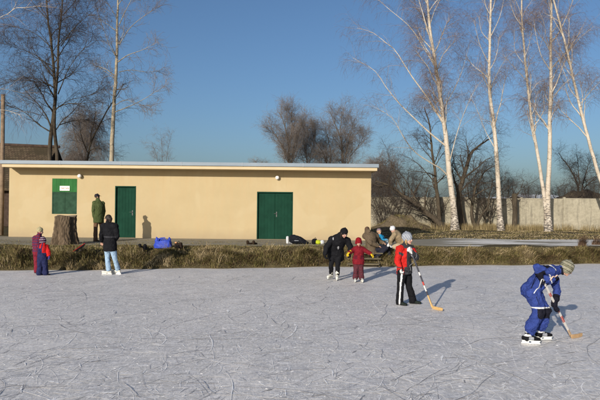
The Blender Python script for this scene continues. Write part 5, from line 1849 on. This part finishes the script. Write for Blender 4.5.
# ---- man in green coat on the terrace
q = P3(98, 241.8, TER)
K_ = 0.97
J = dict(pel=q(98.6, 217.0), wai=q(98.6, 211.8), che=q(98.8, 206.0), nek=q(98.0, 200.6), hed=q(97.2, 196.9, 0.03), sha=q(94.4, 203.2, -0.06), shb=q(102.4, 203.4, 0.10), ela=q(93.5, 211.0, -0.14), wra=q(94.3, 217.5, -0.1), elb=q(103.8, 211, 0.18), wrb=q(103.0, 217.0, 0.22),
         hpa=q(96.6, 218.2, -0.06), hpb=q(100.4, 218.2, 0.06), kna=q(95.6, 228, -0.06), knb=q(101.8, 227, 0.1), ana=q(95.6, 237, -0.1), anb=q(102.2, 236, 0.12))
for s in 'ab': J['an' + s] = ank(J['an' + s], K_, 0.006)
person('man in long green coat and dark cap walking along the cream wall', q.o, J, K_, (0.74, 0.62, -0.22), (0.1, 0, 1), 0.222, (0.85, 0.5, 0), (0.9, 0.4, 0),
       jacket=dict(mats=[cloth('loden_green', (0.066, 0.082, 0.032), 0.9, 0.2)], e=0.040, es=0.030, low=0.10, hem=0.018, fold=0.03, fs=0.12), legs=dict(mats=[cloth('brown_trousers', (0.15, 0.085, 0.05))], e=0.022, flare=0.026, fold=0.024),
       hair=dict(mat=HAIRD), hat=dict(mats=[cloth('dark_cap', (0.025, 0.022, 0.03))], tilt=0.02, top=0.42, low=0.10, r=0.43, bill=(0.8, 0.6, -0.05)), shoes=dict(kind='boot', mats=[cloth('brown_boots', (0.05, 0.03, 0.02), 0.6)], holder=cmat('dark_rubber', (0.015, 0.015, 0.015))), vox=0.0095, belly=0.02)

# ---- two children at the left, seen from behind
KG = 'two small children watching on the ice'
q = P3(38.4, 273.2)
K_ = 0.80
J = dict(pel=q(38.5, 252), wai=q(38.4, 247), che=q(38.6, 240.8), nek=q(39, 235.8), hed=q(40.0, 231.3, 0.02), sha=q(34.9, 238.4, -0.02), shb=q(42.2, 238.6, 0.06), ela=q(34.4, 246, 0.02), wra=q(36, 251, 0.14), elb=q(43.4, 245.5, 0.12), wrb=q(43.6, 250.5, 0.2),
         hpa=q(37, 254), hpb=q(40.2, 254, 0.04), kna=q(36.8, 263, 0.02), knb=q(40.6, 263, 0.05), ana=q(36.8, 271, -0.02), anb=q(40.6, 271, 0.05))
for s in 'ab': J['an' + s] = ank(J['an' + s], K_, 0.006)
BURG = cloth('burgundy_suit', (0.18, 0.02, 0.035), 0.85, 0.25)


def paint_burg(co, J):
    d, t = seg(co, J['wai'], J['nek'])
    return (((np.sin(co[:, 0] * 95 + 1) > 0.55) | (np.sin(co[:, 2] * 80) > 0.6)) & (co[:, 2] > J['pel'].z + 0.02)).astype(int)


person('child in burgundy snowsuit and pale hat standing behind a smaller child', q.o, J, K_, (0.85, 0.4, -0.2), (0.05, 0, 1), 0.2, (0.8, 0.3, 0), (0.9, 0.3, 0), suit=dict(mats=[BURG, cloth('purple_check', (0.055, 0.03, 0.075))], e=0.034, es=0.026, paint=paint_burg, fold=0.025),
       hair=dict(mat=HAIRD), hat=dict(mats=[cloth('pale_olive_knit', (0.40, 0.35, 0.20))], tilt=0.25, top=0.48, low=0.06, r=0.44), gloves=dict(mat=CHAR, k=1.1), shoes=dict(kind='boot', mats=[BLACKC], holder=cmat('dark_rubber', (0.015, 0.015, 0.015))), vox=0.0095)
q = P3(42.4, 275.4)
K_ = 0.66
J = dict(pel=q(42.2, 257.2), wai=q(42.6, 253), che=q(43.2, 248.6), nek=q(43.4, 244.6), hed=q(43.0, 240.9, 0.02), sha=q(40.0, 246.6, -0.03), shb=q(46.2, 246.8, 0.05), ela=q(40.0, 252.0, -0.07), wra=q(42.6, 255.0, 0.02), elb=q(48.3, 251.0, 0.0), wrb=q(48.9, 255.2, 0.02),
         hpa=q(40.5, 259.6), hpb=q(44.4, 259.6), kna=q(39.8, 266.5, 0.02), knb=q(45.2, 266.6, 0.02), ana=q(39.2, 272.5, 0.0), anb=q(45.6, 272.5, 0.03))
for s in 'ab': J['an' + s] = ank(J['an' + s], K_, 0.006)
NAVY = cloth('navy_bib', (0.022, 0.026, 0.075), 0.8)


def paint_bib(co, J):
    mi = np.zeros(len(co), int)
    mi[co[:, 2] < J['wai'].z + 0.01] = 1
    bk = (co[:, 2] < J['che'].z + 0.015) & (co[:, 0] < J['che'].x + 0.01)
    mi[bk] = 1
    for s in (-0.045, 0.045):
        mi[(np.abs(co[:, 0] - J['che'].x + 0.045 - s) < 0.018) & (co[:, 1] < J['che'].y) & (co[:, 2] > J['che'].z)] = 1
    for s in 'b':
        d, t = seg(co, J['sh' + s], J['el' + s])
        mi[(d < 0.075)] = 0
        d, t = seg(co, J['el' + s], J['wr' + s])
        mi[(d < 0.07)] = 0
    return mi


person('small child in red jacket under a navy bib suit with striped knit cap', q.o, J, K_, (0.75, 0.55, -0.1), (0.05, 0, 1), 0.185, (0.5, 0.8, 0), (0.95, 0.1, 0), suit=dict(mats=[cloth('bright_red', (0.52, 0.02, 0.02), 0.8, 0.15), NAVY], e=0.034, es=0.028, paint=paint_bib, fold=0.022, fs=0.07, flare=0.03),
       hair=dict(mat=HAIRB), hat=dict(mats=[cloth('plum_knit', (0.065, 0.025, 0.05)), cloth('pale_stripe_knit', (0.42, 0.34, 0.38))], paint=lambda t, co: (((t * 11).astype(int) % 3) == 1).astype(int), tilt=0.2, top=0.52, low=-0.12, r=0.46, fold=True),
       gloves=dict(mat=cloth('purple_mittens', (0.07, 0.05, 0.22)), k=1.15, grow=0.01), shoes=dict(kind='boot', mats=[BLACKC], holder=cmat('dark_rubber', (0.015, 0.015, 0.015))), vox=0.008)

# ---- the three people sitting on the bank, putting on skates
SZ = 0.40
q = P3(372, 253.5, SZ)
K_ = 1.0
J = dict(pel=q(372.0, 250.0, 0.0), wai=q(371.2, 244.5, 0.0), che=q(371.2, 237.5, -0.02), nek=q(368.8, 232.2, -0.02), hed=q(367.0, 230.2, 0.16), sha=q(365.4, 236.0, -0.08), shb=q(376.0, 236.5, 0.12), ela=q(371.0, 243.5, -0.26), wra=q(377.5, 245.5, -0.20), elb=q(380.0, 242.0, 0.28), wrb=q(383.5, 243.0, 0.1),
         hpa=q(374.0, 250.5, -0.08), hpb=q(375.5, 249.5, 0.10), kna=q(386.5, 247.8, -0.12), knb=q(387.5, 246.5, 0.12), ana=q(376.5, 257.0, -0.16), anb=q(389.0, 254.5, 0.06))
BROWNC = cloth('brown_coat', (0.115, 0.085, 0.055), 0.9, 0.16)
person('adult in bulky brown coat sitting hunched on the bank beside a small child', q.o, J, K_, (0.55, 0.65, -0.5), (0.4, 0.2, 0.85), 0.225, (0.9, -0.4, -0.15), (0.9, -0.2, -0.15),
       jacket=dict(mats=[BROWNC], e=0.06, es=0.040, low=0.03, hem=0.03, fold=0.035, fs=0.13, hood=True), legs=dict(mats=[cloth('dark_blue_trousers', (0.022, 0.022, 0.032))], e=0.02, fold=0.024), hair=dict(mat=HAIRB), shoes=dict(kind='boot', mats=[BLACKC], holder=cmat('dark_rubber', (0.015, 0.015, 0.015))), vox=0.0095, wide=1.12, ref=(0.45, 0.9, 0.0))

q = P3(381, 246.5, 0.56)
K_ = 0.60
J = dict(pel=q(382.0, 243.6, 0.02), wai=q(381.4, 241.0, 0.02), che=q(380.8, 238.0, 0.0), nek=q(380.0, 235.4, 0.0), hed=q(379.2, 231.9, 0.0), sha=q(378.6, 237.0, -0.10), shb=q(382.4, 237.0, 0.10), ela=q(380.5, 240.2, -0.16), wra=q(384.0, 240.0, -0.14), elb=q(384.0, 240.0, 0.15), wrb=q(386.5, 239.8, 0.06),
         hpa=q(382.0, 244.2, -0.05), hpb=q(382.4, 244.2, 0.06), kna=q(386.5, 241.8, -0.07), knb=q(386.8, 241.6, 0.08), ana=q(388.4, 247.0, -0.07), anb=q(388.8, 246.6, 0.08))
person('toddler in turquoise jacket sitting on the lap of the adult in brown', q.o, J, K_, (0.55, -0.80, -0.1), (-0.05, 0, 1), 0.185, (0.9, -0.2, -0.2), (0.9, 0, -0.2), jacket=dict(mats=[cloth('turquoise_jacket', (0.03, 0.30, 0.52), 0.8, 0.15)], e=0.03, es=0.024, low=0.0, fold=0.02, fs=0.07),
       legs=dict(mats=[cloth('pale_blue_trousers', (0.36, 0.46, 0.50), 0.85, 0.12)], e=0.024, fold=0.018), hair=dict(mat=HAIRB), hat=dict(mats=[cloth('mauve_knit', (0.20, 0.15, 0.17)), cloth('peach_knit', (0.50, 0.32, 0.20))], paint=lambda t, co: (t < 0.14).astype(int), tilt=0.25, top=0.5, low=0.02, r=0.45, fold=True),
       gloves=dict(mat=cloth('blue_grey_mittens', (0.2, 0.3, 0.36)), k=1.1), shoes=dict(kind='boot', mats=[CHAR], holder=cmat('dark_rubber', (0.015, 0.015, 0.015))), vox=0.008, ref=(0.3, 0.95, 0))

q = P3(398, 249.5, TER)
K_ = 0.95
J = dict(pel=q(401.5, 244.3, 0.10), wai=q(400.0, 240.6, 0.06), che=q(397.0, 235.8, 0.0), nek=q(394.6, 231.6, -0.04), hed=q(393.0, 229.6, -0.10), sha=q(394.4, 234.6, -0.16), shb=q(398.2, 234.2, 0.16), ela=q(391.0, 239.5, -0.22), wra=q(390.8, 243.5, -0.16), elb=q(392.6, 240.0, 0.2), wrb=q(389.6, 243.2, 0.06),
         hpa=q(400.8, 245.2, 0.0), hpb=q(402.0, 245.0, 0.16), kna=q(393.4, 246.6, -0.05), knb=q(396.2, 248.2, 0.22), ana=q(399.6, 249.0, -0.05), anb=q(404.0, 248.8, 0.2))
person('adult in beige jacket and white cap crouching to help the seated toddler', q.o, J, K_, (-0.62, -0.35, -0.7), (-0.6, -0.1, 0.75), 0.222, (-0.95, -0.1, -0.05), (-0.95, 0.05, -0.3), jacket=dict(mats=[cloth('beige_jacket', (0.27, 0.205, 0.125), 0.9, 0.16)], e=0.045, es=0.034, low=0.06, hem=0.02, fold=0.03, fs=0.11),
       legs=dict(mats=[cloth('sand_trousers', (0.42, 0.33, 0.22), 0.85, 0.12)], e=0.02, fold=0.022), hair=dict(mat=HAIRB), hat=dict(mats=[WHITEC], tilt=0.1, top=0.46, low=0.06, r=0.44), gloves=dict(mat=WHITEC, k=1.06), shoes=dict(kind='boot', mats=[CHAR], holder=cmat('dark_rubber', (0.015, 0.015, 0.015))),
       vox=0.0095, ref=(0.1, 0.98, 0.0))


# ------------------------------------------------------------------ zips, seams, cuffs laid on the clothes
from mathutils.bvhtree import BVHTree


def garment(root, kinds=('jacket', 'snowsuit')):
    for c in S.objects:
        if c.parent is root and c.name.split('.')[0] in kinds: return c


def lay(name, root, pts, r, mat, kinds=('jacket', 'snowsuit'), push=0.0, flat=None, start=None):
    """a thin band along points, each pulled onto the garment's surface"""
    g = garment(root, kinds)
    me = g.data
    bv = BVHTree.FromPolygons([v.co for v in me.vertices], [p.vertices for p in me.polygons])
    P = []
    for a, b in zip(pts[:-1], pts[1:]):
        for i in range(6):
            q_ = Vector(a).lerp(Vector(b), i / 6)
            h = bv.find_nearest(q_)
            P.append(h[0] + h[1] * push)
    h = bv.find_nearest(Vector(pts[-1]))
    P.append(h[0] + h[1] * push)
    m = MB()
    m.tube(P, [flat or r] * len(P), 8)
    return m.build(name, mat, g, smooth=True)


def who(txt):
    return next(o for o in S.objects if o.get('category') == 'person' and txt in o['label'])


def near(J, key, dx=0, dy=0, dz=0):
    return J[key] + Vector((dx, dy, dz))


ZIPG = cmat('grey_zip', (0.20, 0.20, 0.20), 0.5, 0.1, 30, 0)
ZIPW = cmat('pale_piping', (0.58, 0.58, 0.60), 0.7, 0.1, 30, 0)
bo, gi = who('blue snowsuit'), who('red and black jacket')
J = boyJ
lay('zip', bo, [near(J, 'pel', -0.02, -0.3, 0.00), near(J, 'pel', 0.03, -0.3, 0.05), near(J, 'pel', 0.06, -0.3, 0.12)], 0.007, ZIPW)
lay('seam', bo, [near(J, 'pel', -0.16, -0.25, 0.14), near(J, 'wai', 0.0, -0.3, -0.02), near(J, 'wai', 0.12, -0.25, -0.12)], 0.005, NAVYB)
lay('seam', bo, [near(J, 'hpa', 0.0, -0.3, -0.02), near(J, 'kna', -0.02, -0.3, 0.10)], 0.004, NAVYB)
lay('piping', bo, [near(J, 'che', -0.02, -0.25, -0.12), near(J, 'che', 0.07, -0.25, -0.04), near(J, 'nek', 0.04, -0.22, -0.08)], 0.010, cmat('orange_piping', (0.62, 0.44, 0.34), 0.7, 0.1, 30, 0))
lay('collar_band', bo, [near(J, 'nek', 0.04, -0.12, 0.10), near(J, 'nek', 0.07, -0.13, 0.0), near(J, 'nek', 0.10, -0.06, -0.09)], 0.016, NAVYB)
lay('hem_band', bo, [near(J, 'ana', -0.12, -0.1, 0.09), near(J, 'ana', 0.0, -0.2, 0.085), near(J, 'ana', 0.12, -0.1, 0.085)], 0.010, BLUE)
lay('hem_band', bo, [near(J, 'anb', -0.10, -0.12, 0.09), near(J, 'anb', 0.02, -0.2, 0.085), near(J, 'anb', 0.12, -0.1, 0.085)], 0.010, BLUE)
J = girlJ
lay('piping', gi, [near(J, 'pel', -0.25, -0.05, 0.02), near(J, 'wai', -0.25, -0.05, 0.0), near(J, 'che', -0.22, -0.02, -0.05)], 0.012, ZIPW)
lay('zip', gi, [near(J, 'nek', 0.15, -0.15, 0.0), near(J, 'che', 0.2, -0.2, -0.05), near(J, 'wai', 0.2, -0.2, 0.0), near(J, 'pel', 0.2, -0.2, -0.02)], 0.006, ZIPG)
lay('cuff', gi, [J['wra'].lerp(J['ela'], 0.12) + Vector((-0.1, -0.02, 0)), J['wra'].lerp(J['ela'], 0.12) + Vector((0, -0.1, 0)), J['wra'].lerp(J['ela'], 0.12) + Vector((0.1, -0.02, 0))], 0.010, CHAR)
lay('hem_band', gi, [near(J, 'pel', -0.25, -0.05, -0.08), near(J, 'pel', -0.1, -0.3, -0.08), near(J, 'pel', 0.1, -0.3, -0.08), near(J, 'pel', 0.25, -0.1, -0.08)], 0.009, CHAR)
lay('pocket_zip', gi, [near(J, 'wai', 0.06, -0.3, 0.02), near(J, 'wai', 0.14, -0.25, -0.07)], 0.006, ZIPW)

# ------------------------------------------------------------------ hockey sticks
WOOD = cmat('stick_ash', (0.50, 0.32, 0.13), 0.6, 0.15, 9, 0.1)
WORN = cmat('worn_stick_wood', (0.42, 0.27, 0.14), 0.65, 0.2, 9, 0.1)


def stick(label, butt, heel, tip, mats, ticks, bladew=0.055, bmat=None):
    """shaft from butt to heel with coloured bands, a bent flat blade from heel to tip standing on the ice"""
    butt, heel, tip = Vector(butt), Vector(heel), Vector(tip)
    root = empty('hockey_stick', Vector((heel.x, heel.y, 0)))
    tag(root, label, 'hockey stick')
    o = root.location
    d = (heel - butt)
    L = d.length
    dn = d.normalized()
    side = dn.cross(Vector((0, 0, 1))).normalized()
    n2 = side.cross(dn)
    m = MB()
    for a, b, mi in ticks:
        p0, p1 = butt + d * a, butt + d * b
        c = (p0 + p1) / 2 - o
        R = Matrix((side, n2, dn)).transposed()
        g = 0.0006 * mi
        m.box(c, (0.021 + g, 0.031 + g, (p1 - p0).length), R, mi)
    m.build('shaft', mats, root, bevel=0.003)
    m = MB()
    bd = Vector((tip.x - heel.x, tip.y - heel.y, 0))
    bl = bd.length
    bd.normalize()
    bs = Vector((-bd.y, bd.x, 0))
    R_, n = [], 9
    V, F = [], []
    for i in range(n):
        t = i / (n - 1)
        c = heel - dn * 0.10 * (1 - min(1, t / 0.25)) if t < 0.25 else heel + bd * bl * (t - 0.25) / 0.75
        if t < 0.25:
            wv, hgt, up = 0.012, 0.030 + 0.02 * t * 4, n2
            ax = n2
            base = c - o
            for sx, sh in ((-1, -1), (1, -1), (1, 1), (-1, 1)): V.append(base + side * (0.009 * sx) + ax * (hgt / 2 * sh))
        else:
            cv = bs * 0.03 * ((t - 0.25) / 0.75) ** 2
            hg = bladew * (1.0 if t < 0.9 else 0.8)
            zb = 0.004 + 0.012 * max(0, (t - 0.7) / 0.3) ** 2
            base = Vector((c.x, c.y, zb)) + cv - o
            for sx, zz in ((-1, 0), (1, 0), (1, hg), (-1, hg)): V.append(base + bs * (0.006 * sx) + Vector((0, 0, zz)))
    for i in range(n - 1):
        for k in range(4):
            k2 = (k + 1) % 4
            F.append((i * 4 + k, i * 4 + k2, i * 4 + 4 + k2, i * 4 + 4 + k))
    F += [(3, 2, 1, 0), tuple((n - 1) * 4 + k for k in range(4))]
    m.add(V, F)
    b = m.build('blade', bmat or WOOD, root)
    bm = bmesh.new()
    bm.from_mesh(b.data)
    bmesh.ops.recalc_face_normals(bm, faces=bm.faces)
    bm.to_mesh(b.data)
    bm.free()
    return root


REDP = cmat('stick_red_paint', (0.42, 0.05, 0.035), 0.5, 0.2, 20, 0)
WHITEP = cmat('stick_white_paint', (0.62, 0.58, 0.53), 0.5, 0.12, 20, 0)
DARKP = cmat('stick_dark_tape', (0.045, 0.045, 0.055), 0.8, 0.3, 30, 0.2)
# boy's stick, from the upper hand past the lower hand to the ice
hl = on_z(571.5, 338.8, 0.0)
tp = on_z(583.8, 337.4, 0.0)
up = boyJ['wra'] + boy_q.o + Vector((0.035, 0.02, -0.03))
bt_ = up - (Vector((hl.x, hl.y, 0.03)) - up).normalized() * 0.13
stick('white and red striped hockey stick held by the boy in blue, pale worn blade', bt_, (hl.x, hl.y, 0.03), (tp.x, tp.y, 0.0), [WHITEP, REDP, DARKP, WORN],
      [(0.0, 0.08, 2), (0.08, 0.30, 0), (0.30, 0.36, 1), (0.36, 0.52, 0), (0.52, 0.60, 1), (0.60, 0.66, 0), (0.66, 0.76, 1), (0.76, 0.88, 0), (0.88, 0.955, 3)], 0.06, WORN)
hl = on_z(432.5, 309.0, 0.0)
tp = on_z(441.2, 311.6, 0.0)
up = girlJ['wrb'] + girl_q.o + Vector((-0.03, -0.04, 0.05))
bt_ = up - (Vector((hl.x, hl.y, 0.03)) - up).normalized() * 0.08
stick('hockey stick with dark taped shaft and yellow wooden blade held by the girl', bt_, (hl.x, hl.y, 0.03), (tp.x, tp.y, 0.0), [DARKP, WHITEP, REDP, WOOD],
      [(0.0, 0.12, 1), (0.12, 0.42, 0), (0.42, 0.48, 1), (0.48, 0.58, 0), (0.58, 0.64, 2), (0.64, 0.74, 1), (0.74, 0.80, 0), (0.80, 0.955, 3)], 0.06, WOOD)

# ------------------------------------------------------------------ things lying on the bank
def put(px, py, name, z=None):
    zz = TER if z is None else z
    p = on_z(px, py, zz)
    zg = max(float(ground_z(p.x, p.y)), 0.0)
    return empty(name, (p.x, p.y, zg if z is None else z))


# wooden steps down to the ice
sx = on_z(352, 262, 0.2)
fx = sx.x
ey_ = float(edge_y(fx + 0.4))
PLANK = cmat('grey_weathered_planks', (0.115, 0.095, 0.058), 0.9, 0.3, 5, 0.4, 30, 0.01)
stp = empty('wooden_steps', (fx + 0.45, ey_, 0.0))
tag(stp, 'low weathered wooden steps leading from the bank down to the ice', 'steps')
for i, (dy, dz) in enumerate(((-0.10, 0.10), (0.17, 0.26), (0.46, 0.42))):
    m = MB()
    m.box((0.05 * (i - 1), dy, dz), (1.05 + 0.1 * i, 0.25, 0.045), Matrix.Rotation(0.02 * (i - 1), 3, 'Z'))
    m.build('tread', PLANK, stp, bevel=0.006)
    m = MB()
    m.box((0.05 * (i - 1), dy + 0.10, dz - 0.095), (1.0, 0.03, 0.135))
    m.build('riser', cmat('dark_planks', (0.09, 0.072, 0.045), 0.9, 0.25, 5, 0.3), stp, bevel=0.004)
for s in (-0.50, 0.50):
    m = MB()
    m.box((s, 0.2, 0.14), (0.05, 0.80, 0.16), Matrix.Rotation(math.radians(30), 3, 'X'))
    m.build('stringer', PLANK, stp, bevel=0.004)


# blue carrier bag
def bag_mesh(W, D, H, seed, slump=0.3, n=28, rows=14):
    rng = np.random.default_rng(seed)
    an = np.linspace(0, 2 * math.pi, n, endpoint=False)
    V = []
    for i in range(rows):
        t = i / (rows - 1)
        sq = 0.75
        cx, cy = np.sign(np.cos(an)) * np.abs(np.cos(an)) ** sq, np.sign(np.sin(an)) * np.abs(np.sin(an)) ** sq
        bl = 1 + 0.12 * math.sin(math.pi * t) - 0.18 * t
        dp = (1 - slump * t ** 1.5)
        cr = 0.035 * np.sin(an * 5 + t * 5 + seed) + 0.03 * np.sin(an * 9 - t * 7) + rng.normal(0, 0.008, n)
        z = H * t * (1 + 0.10 * np.sin(an * 2 + seed) * t + 0.05 * np.sin(an * 7) * t)
        V.append(np.stack([W / 2 * cx * bl * (1 + cr), D / 2 * cy * bl * dp * (1 + cr * 1.5), z], -1))
    for t2, dz in ((0.85, -0.02), (0.5, -0.06), (0.05, -0.08)):
        V.append(np.stack([V[rows - 1][:, 0] * t2, V[rows - 1][:, 1] * t2, V[rows - 1][:, 2] + dz], -1))
    R = len(V)
    V = np.concatenate(V)
    i = np.arange(R - 1)[:, None] * n + np.arange(n)[None]
    j = np.arange(R - 1)[:, None] * n + (np.arange(n)[None] + 1) % n
    return mesh_np('bag', V, np.stack([i, j, j + n, i + n], -1).reshape(-1, 4), True)


BB = cmat('blue_plastic', (0.028, 0.055, 0.36), 0.5, 0.3, 9, 0.5, 14, 0.03, 0, 0.2)
b = put(163.0, 248.0, 'carrier_bag', TER - 0.03)
tag(b, 'large crumpled bright blue bag standing on the bank', 'bag')
link('bag_body', bag_mesh(0.58, 0.30, 0.27, 3), BB, b)
for s in (-1, 1):
    m = MB()
    m.tube([(-0.13 + 0.02 * s, 0.07 * s, 0.24), (-0.12, 0.09 * s, 0.33), (0.02, 0.10 * s, 0.325 + 0.02 * s), (0.11, 0.07 * s, 0.24)], [(0.02, 0.005)] * 4, 8, (0, 0, 1))
    m.build('handle', BB, b, smooth=True)
for dx in (-0.22, 0.20):
    m = MB()
    m.tube([(dx, 0, 0.24), (dx + 0.02, 0.0, 0.31), (dx * 1.05, 0.01, 0.36)], [0.07, 0.055, 0.02], 10)
    m.build('gathered_corner', BB, b, smooth=True)


def shoes(px, py, rz, label, mat, sole, k=1.0, boot=False, toes=((0.0, 0.02), (0.13, -0.03)), group=None):
    """a pair of footwear pushed off together; each shoe is its own thing"""
    p = on_z(px, py, TER)
    z = float(ground_z(p.x, p.y))
    for i, (dx, dy) in enumerate(toes):
        r = empty('boot' if boot else 'shoe', (p.x + dx, p.y + dy, z), rz + 0.5 * i)
        tag(r, label[i], 'boot' if boot else 'shoe', group)
        m = MB()
        m.tube([(-0.05 * k, 0, 0.05 * k), (0.06 * k, 0, 0.05 * k), (0.17 * k, 0, 0.038 * k)], [(0.042 * k, 0.045 * k), (0.048 * k, 0.042 * k), (0.038 * k, 0.028 * k)], 14, (0, 1, 0))
        m.tube([(-0.04 * k, 0, 0.07 * k), (-0.045 * k, 0, (0.24 if boot else 0.12) * k)], [0.048 * k, 0.052 * k], 14)
        fuse('upper', m, mat, r, 0.009, 1, 0.006, 0.03)
        m = MB()
        m.tube([(-0.06 * k, 0, 0.012), (0.06 * k, 0, 0.012), (0.18 * k, 0, 0.012)], [(0.045 * k, 0.013), (0.052 * k, 0.013), (0.040 * k, 0.013)], 12, (0, 1, 0))
        m.build('sole', sole, r, smooth=True)
        m = MB()
        m.tube([(0.02 * k, -0.03 * k, 0.092 * k), (0.03 * k, 0, 0.1 * k), (0.02 * k, 0.03 * k, 0.092 * k)], [0.006] * 3, 6)
        m.tube([(0.06 * k, -0.03 * k, 0.082 * k), (0.07 * k, 0, 0.09 * k), (0.06 * k, 0.03 * k, 0.082 * k)], [0.006] * 3, 6)
        m.build('laces', WHITEC if mat is not BLACKC else CHAR, r, smooth=True)


RUB = cmat('dark_rubber', (0.015, 0.015, 0.015))
DBR = cloth('dark_brown_leather', (0.035, 0.022, 0.014), 0.55)
shoes(140.2, 247.4, 1.3, ['dark shoe on the bank left of the blue bag, the farther of a pair', 'dark shoe on the bank left of the blue bag, its partner nearer the bag'], BLACKC, RUB, 1.15, False, ((0.0, 0.05), (0.17, -0.03)))
shoes(251.0, 244.8, 0.6, ['brown shoe lying before the double door, the left of two', 'brown shoe lying before the double door, the right of two'], DBR, RUB, 1.0, False, ((-0.09, 0.02), (0.12, 0.0)))
shoes(288.2, 244.0, 0.9, ['white skating boot left of the black holdall, the left one', 'white skating boot touching the end of the black holdall'], WHITEC, cmat('grey_rubber', (0.4, 0.4, 0.4), 0.6), 1.05, True, ((0.0, 0.0), (0.15, 0.03)))

b = put(178.4, 248.4, 'rucksack', TER - 0.04)
tag(b, 'small dark brown rucksack leaning against the blue bag', 'rucksack')
link('pack', bag_mesh(0.28, 0.20, 0.19, 9, 0.4), cloth('dark_brown_canvas', (0.030, 0.020, 0.016)), b)
m = MB()
m.tube([(-0.10, -0.10, 0.02), (-0.05, -0.125, 0.09), (0.0, -0.12, 0.09), (0.05, -0.10, 0.03)], [0.035, 0.04, 0.04, 0.03], 10)
m.build('pocket', cloth('black_canvas', (0.015, 0.013, 0.013)), b, smooth=True)
m = MB()
m.ell((-0.075, -0.05, 0.20), (0.045, 0.04, 0.03))
m.build('flap_patch', cmat('orange_patch', (0.62, 0.30, 0.14), 0.6, 0.2, 30, 0), b, smooth=True)
m = MB()
m.tube([(-0.06, 0.0, 0.17), (0.0, 0.02, 0.25), (0.07, 0.0, 0.17)], [0.012] * 3, 8)
m.build('strap', BLACKC, b, smooth=True)

b = put(299.6, 244.4, 'holdall')
tag(b, 'black holdall slumped on the path right of the double green door', 'holdall')
m = MB()
m.tube([(-0.27, 0, 0.20), (-0.10, 0, 0.17), (0.10, 0, 0.12), (0.28, 0, 0.06)], [(0.14, 0.17), (0.16, 0.17), (0.15, 0.12), (0.10, 0.06)], 16, (0, 1, 0))
m.ell((-0.20, 0, 0.25), (0.10, 0.13, 0.10))
fuse('bag_body', m, cloth('black_nylon', (0.013, 0.014, 0.018), 0.5), b, 0.012, 2, 0.04, 0.1)
m = MB()
m.tube([(-0.15, -0.155, 0.20), (-0.05, -0.185, 0.26), (0.08, -0.16, 0.17)], [0.012] * 3, 8)
m.build('handle', cloth('dark_webbing', (0.03, 0.03, 0.035)), b, smooth=True)
m = MB()
m.box((-0.12, -0.170, 0.15), (0.16, 0.02, 0.02))
m.build('zip', GREYC, b, bevel=0.003)

b = put(317.0, 244.6, 'rucksack')
tag(b, 'small rucksack in black, lime yellow and white behind the black clad adult', 'rucksack')
m = MB()
m.ell((-0.10, 0, 0.11), (0.11, 0.10, 0.12), None, 14, 0)
m.ell((0.04, -0.02, 0.09), (0.11, 0.10, 0.09), None, 14, 1)
m.ell((0.19, 0, 0.09), (0.09, 0.09, 0.085), None, 14, 2)
fuse('pack', m, [BLACKC, cloth('lime_nylon', (0.45, 0.50, 0.03), 0.6, 0.1), WHITEC], b, 0.011, 1, 0.03, 0.07, 'nearest')
m = MB()
m.tube([(-0.12, -0.02, 0.20), (-0.07, -0.04, 0.27), (0.0, -0.02, 0.17)], [0.012] * 3, 8)
m.build('strap', BLACKC, b, smooth=True)

# child's sled lying on the bank beside the stump
p = on_z(79.5, 255.5, 0.36)
z = float(ground_z(p.x, p.y))
sl_ = empty('sled', (p.x, p.y, z + 0.08), 0)
sl_.scale = (0.75, 0.75, 0.75)
tag(sl_, 'small dark sled with a red slat lying on the bank right of the stump', 'sled')
R = Matrix.Rotation(math.radians(-38), 3, 'Z') @ Matrix.Rotation(math.radians(30), 3, 'X') @ Matrix.Rotation(math.radians(-35), 3, 'Y')
tr = lambda x, y, z: R @ Vector((x, y, z))
DK = cmat('dark_sled_metal', (0.03, 0.03, 0.045), 0.5, 0.2, 8, 0)
for s in (-0.15, 0.15):
    m = MB()
    m.tube([tr(s, -0.36, 0.14), tr(s, -0.42, 0.07), tr(s, -0.32, 0.012), tr(s, 0.0, 0.0), tr(s, 0.40, 0.0)], [0.012] * 5, 8)
    for yy in (-0.18, 0.22): m.tube([tr(s, yy, 0.0), tr(s, yy, 0.13)], [0.010] * 2, 8)
    m.build('runner', DK, sl_, smooth=True)
for i, xx in enumerate((-0.12, -0.02, 0.08)):
    m = MB()
    m.box(tr(xx, 0.02, 0.14), (0.075, 0.78, 0.018), R)
    m.build('slat', DK, sl_, bevel=0.004)
m = MB()
m.box(tr(0.185, 0.05, 0.145), (0.07, 0.62, 0.022), R)
m.build('slat', cmat('sled_red', (0.46, 0.03, 0.025), 0.5, 0.15, 10, 0), sl_, bevel=0.004)
m = MB()
m.tube([tr(-0.15, -0.34, 0.14), tr(0, -0.37, 0.15), tr(0.15, -0.34, 0.14)], [0.012] * 3, 8)
m.build('crossbar', DK, sl_, smooth=True)

for o in S.objects:
    if o.parent is None and o.type in ('MESH', 'EMPTY') and not o.get('label'): print('no label', o.name)
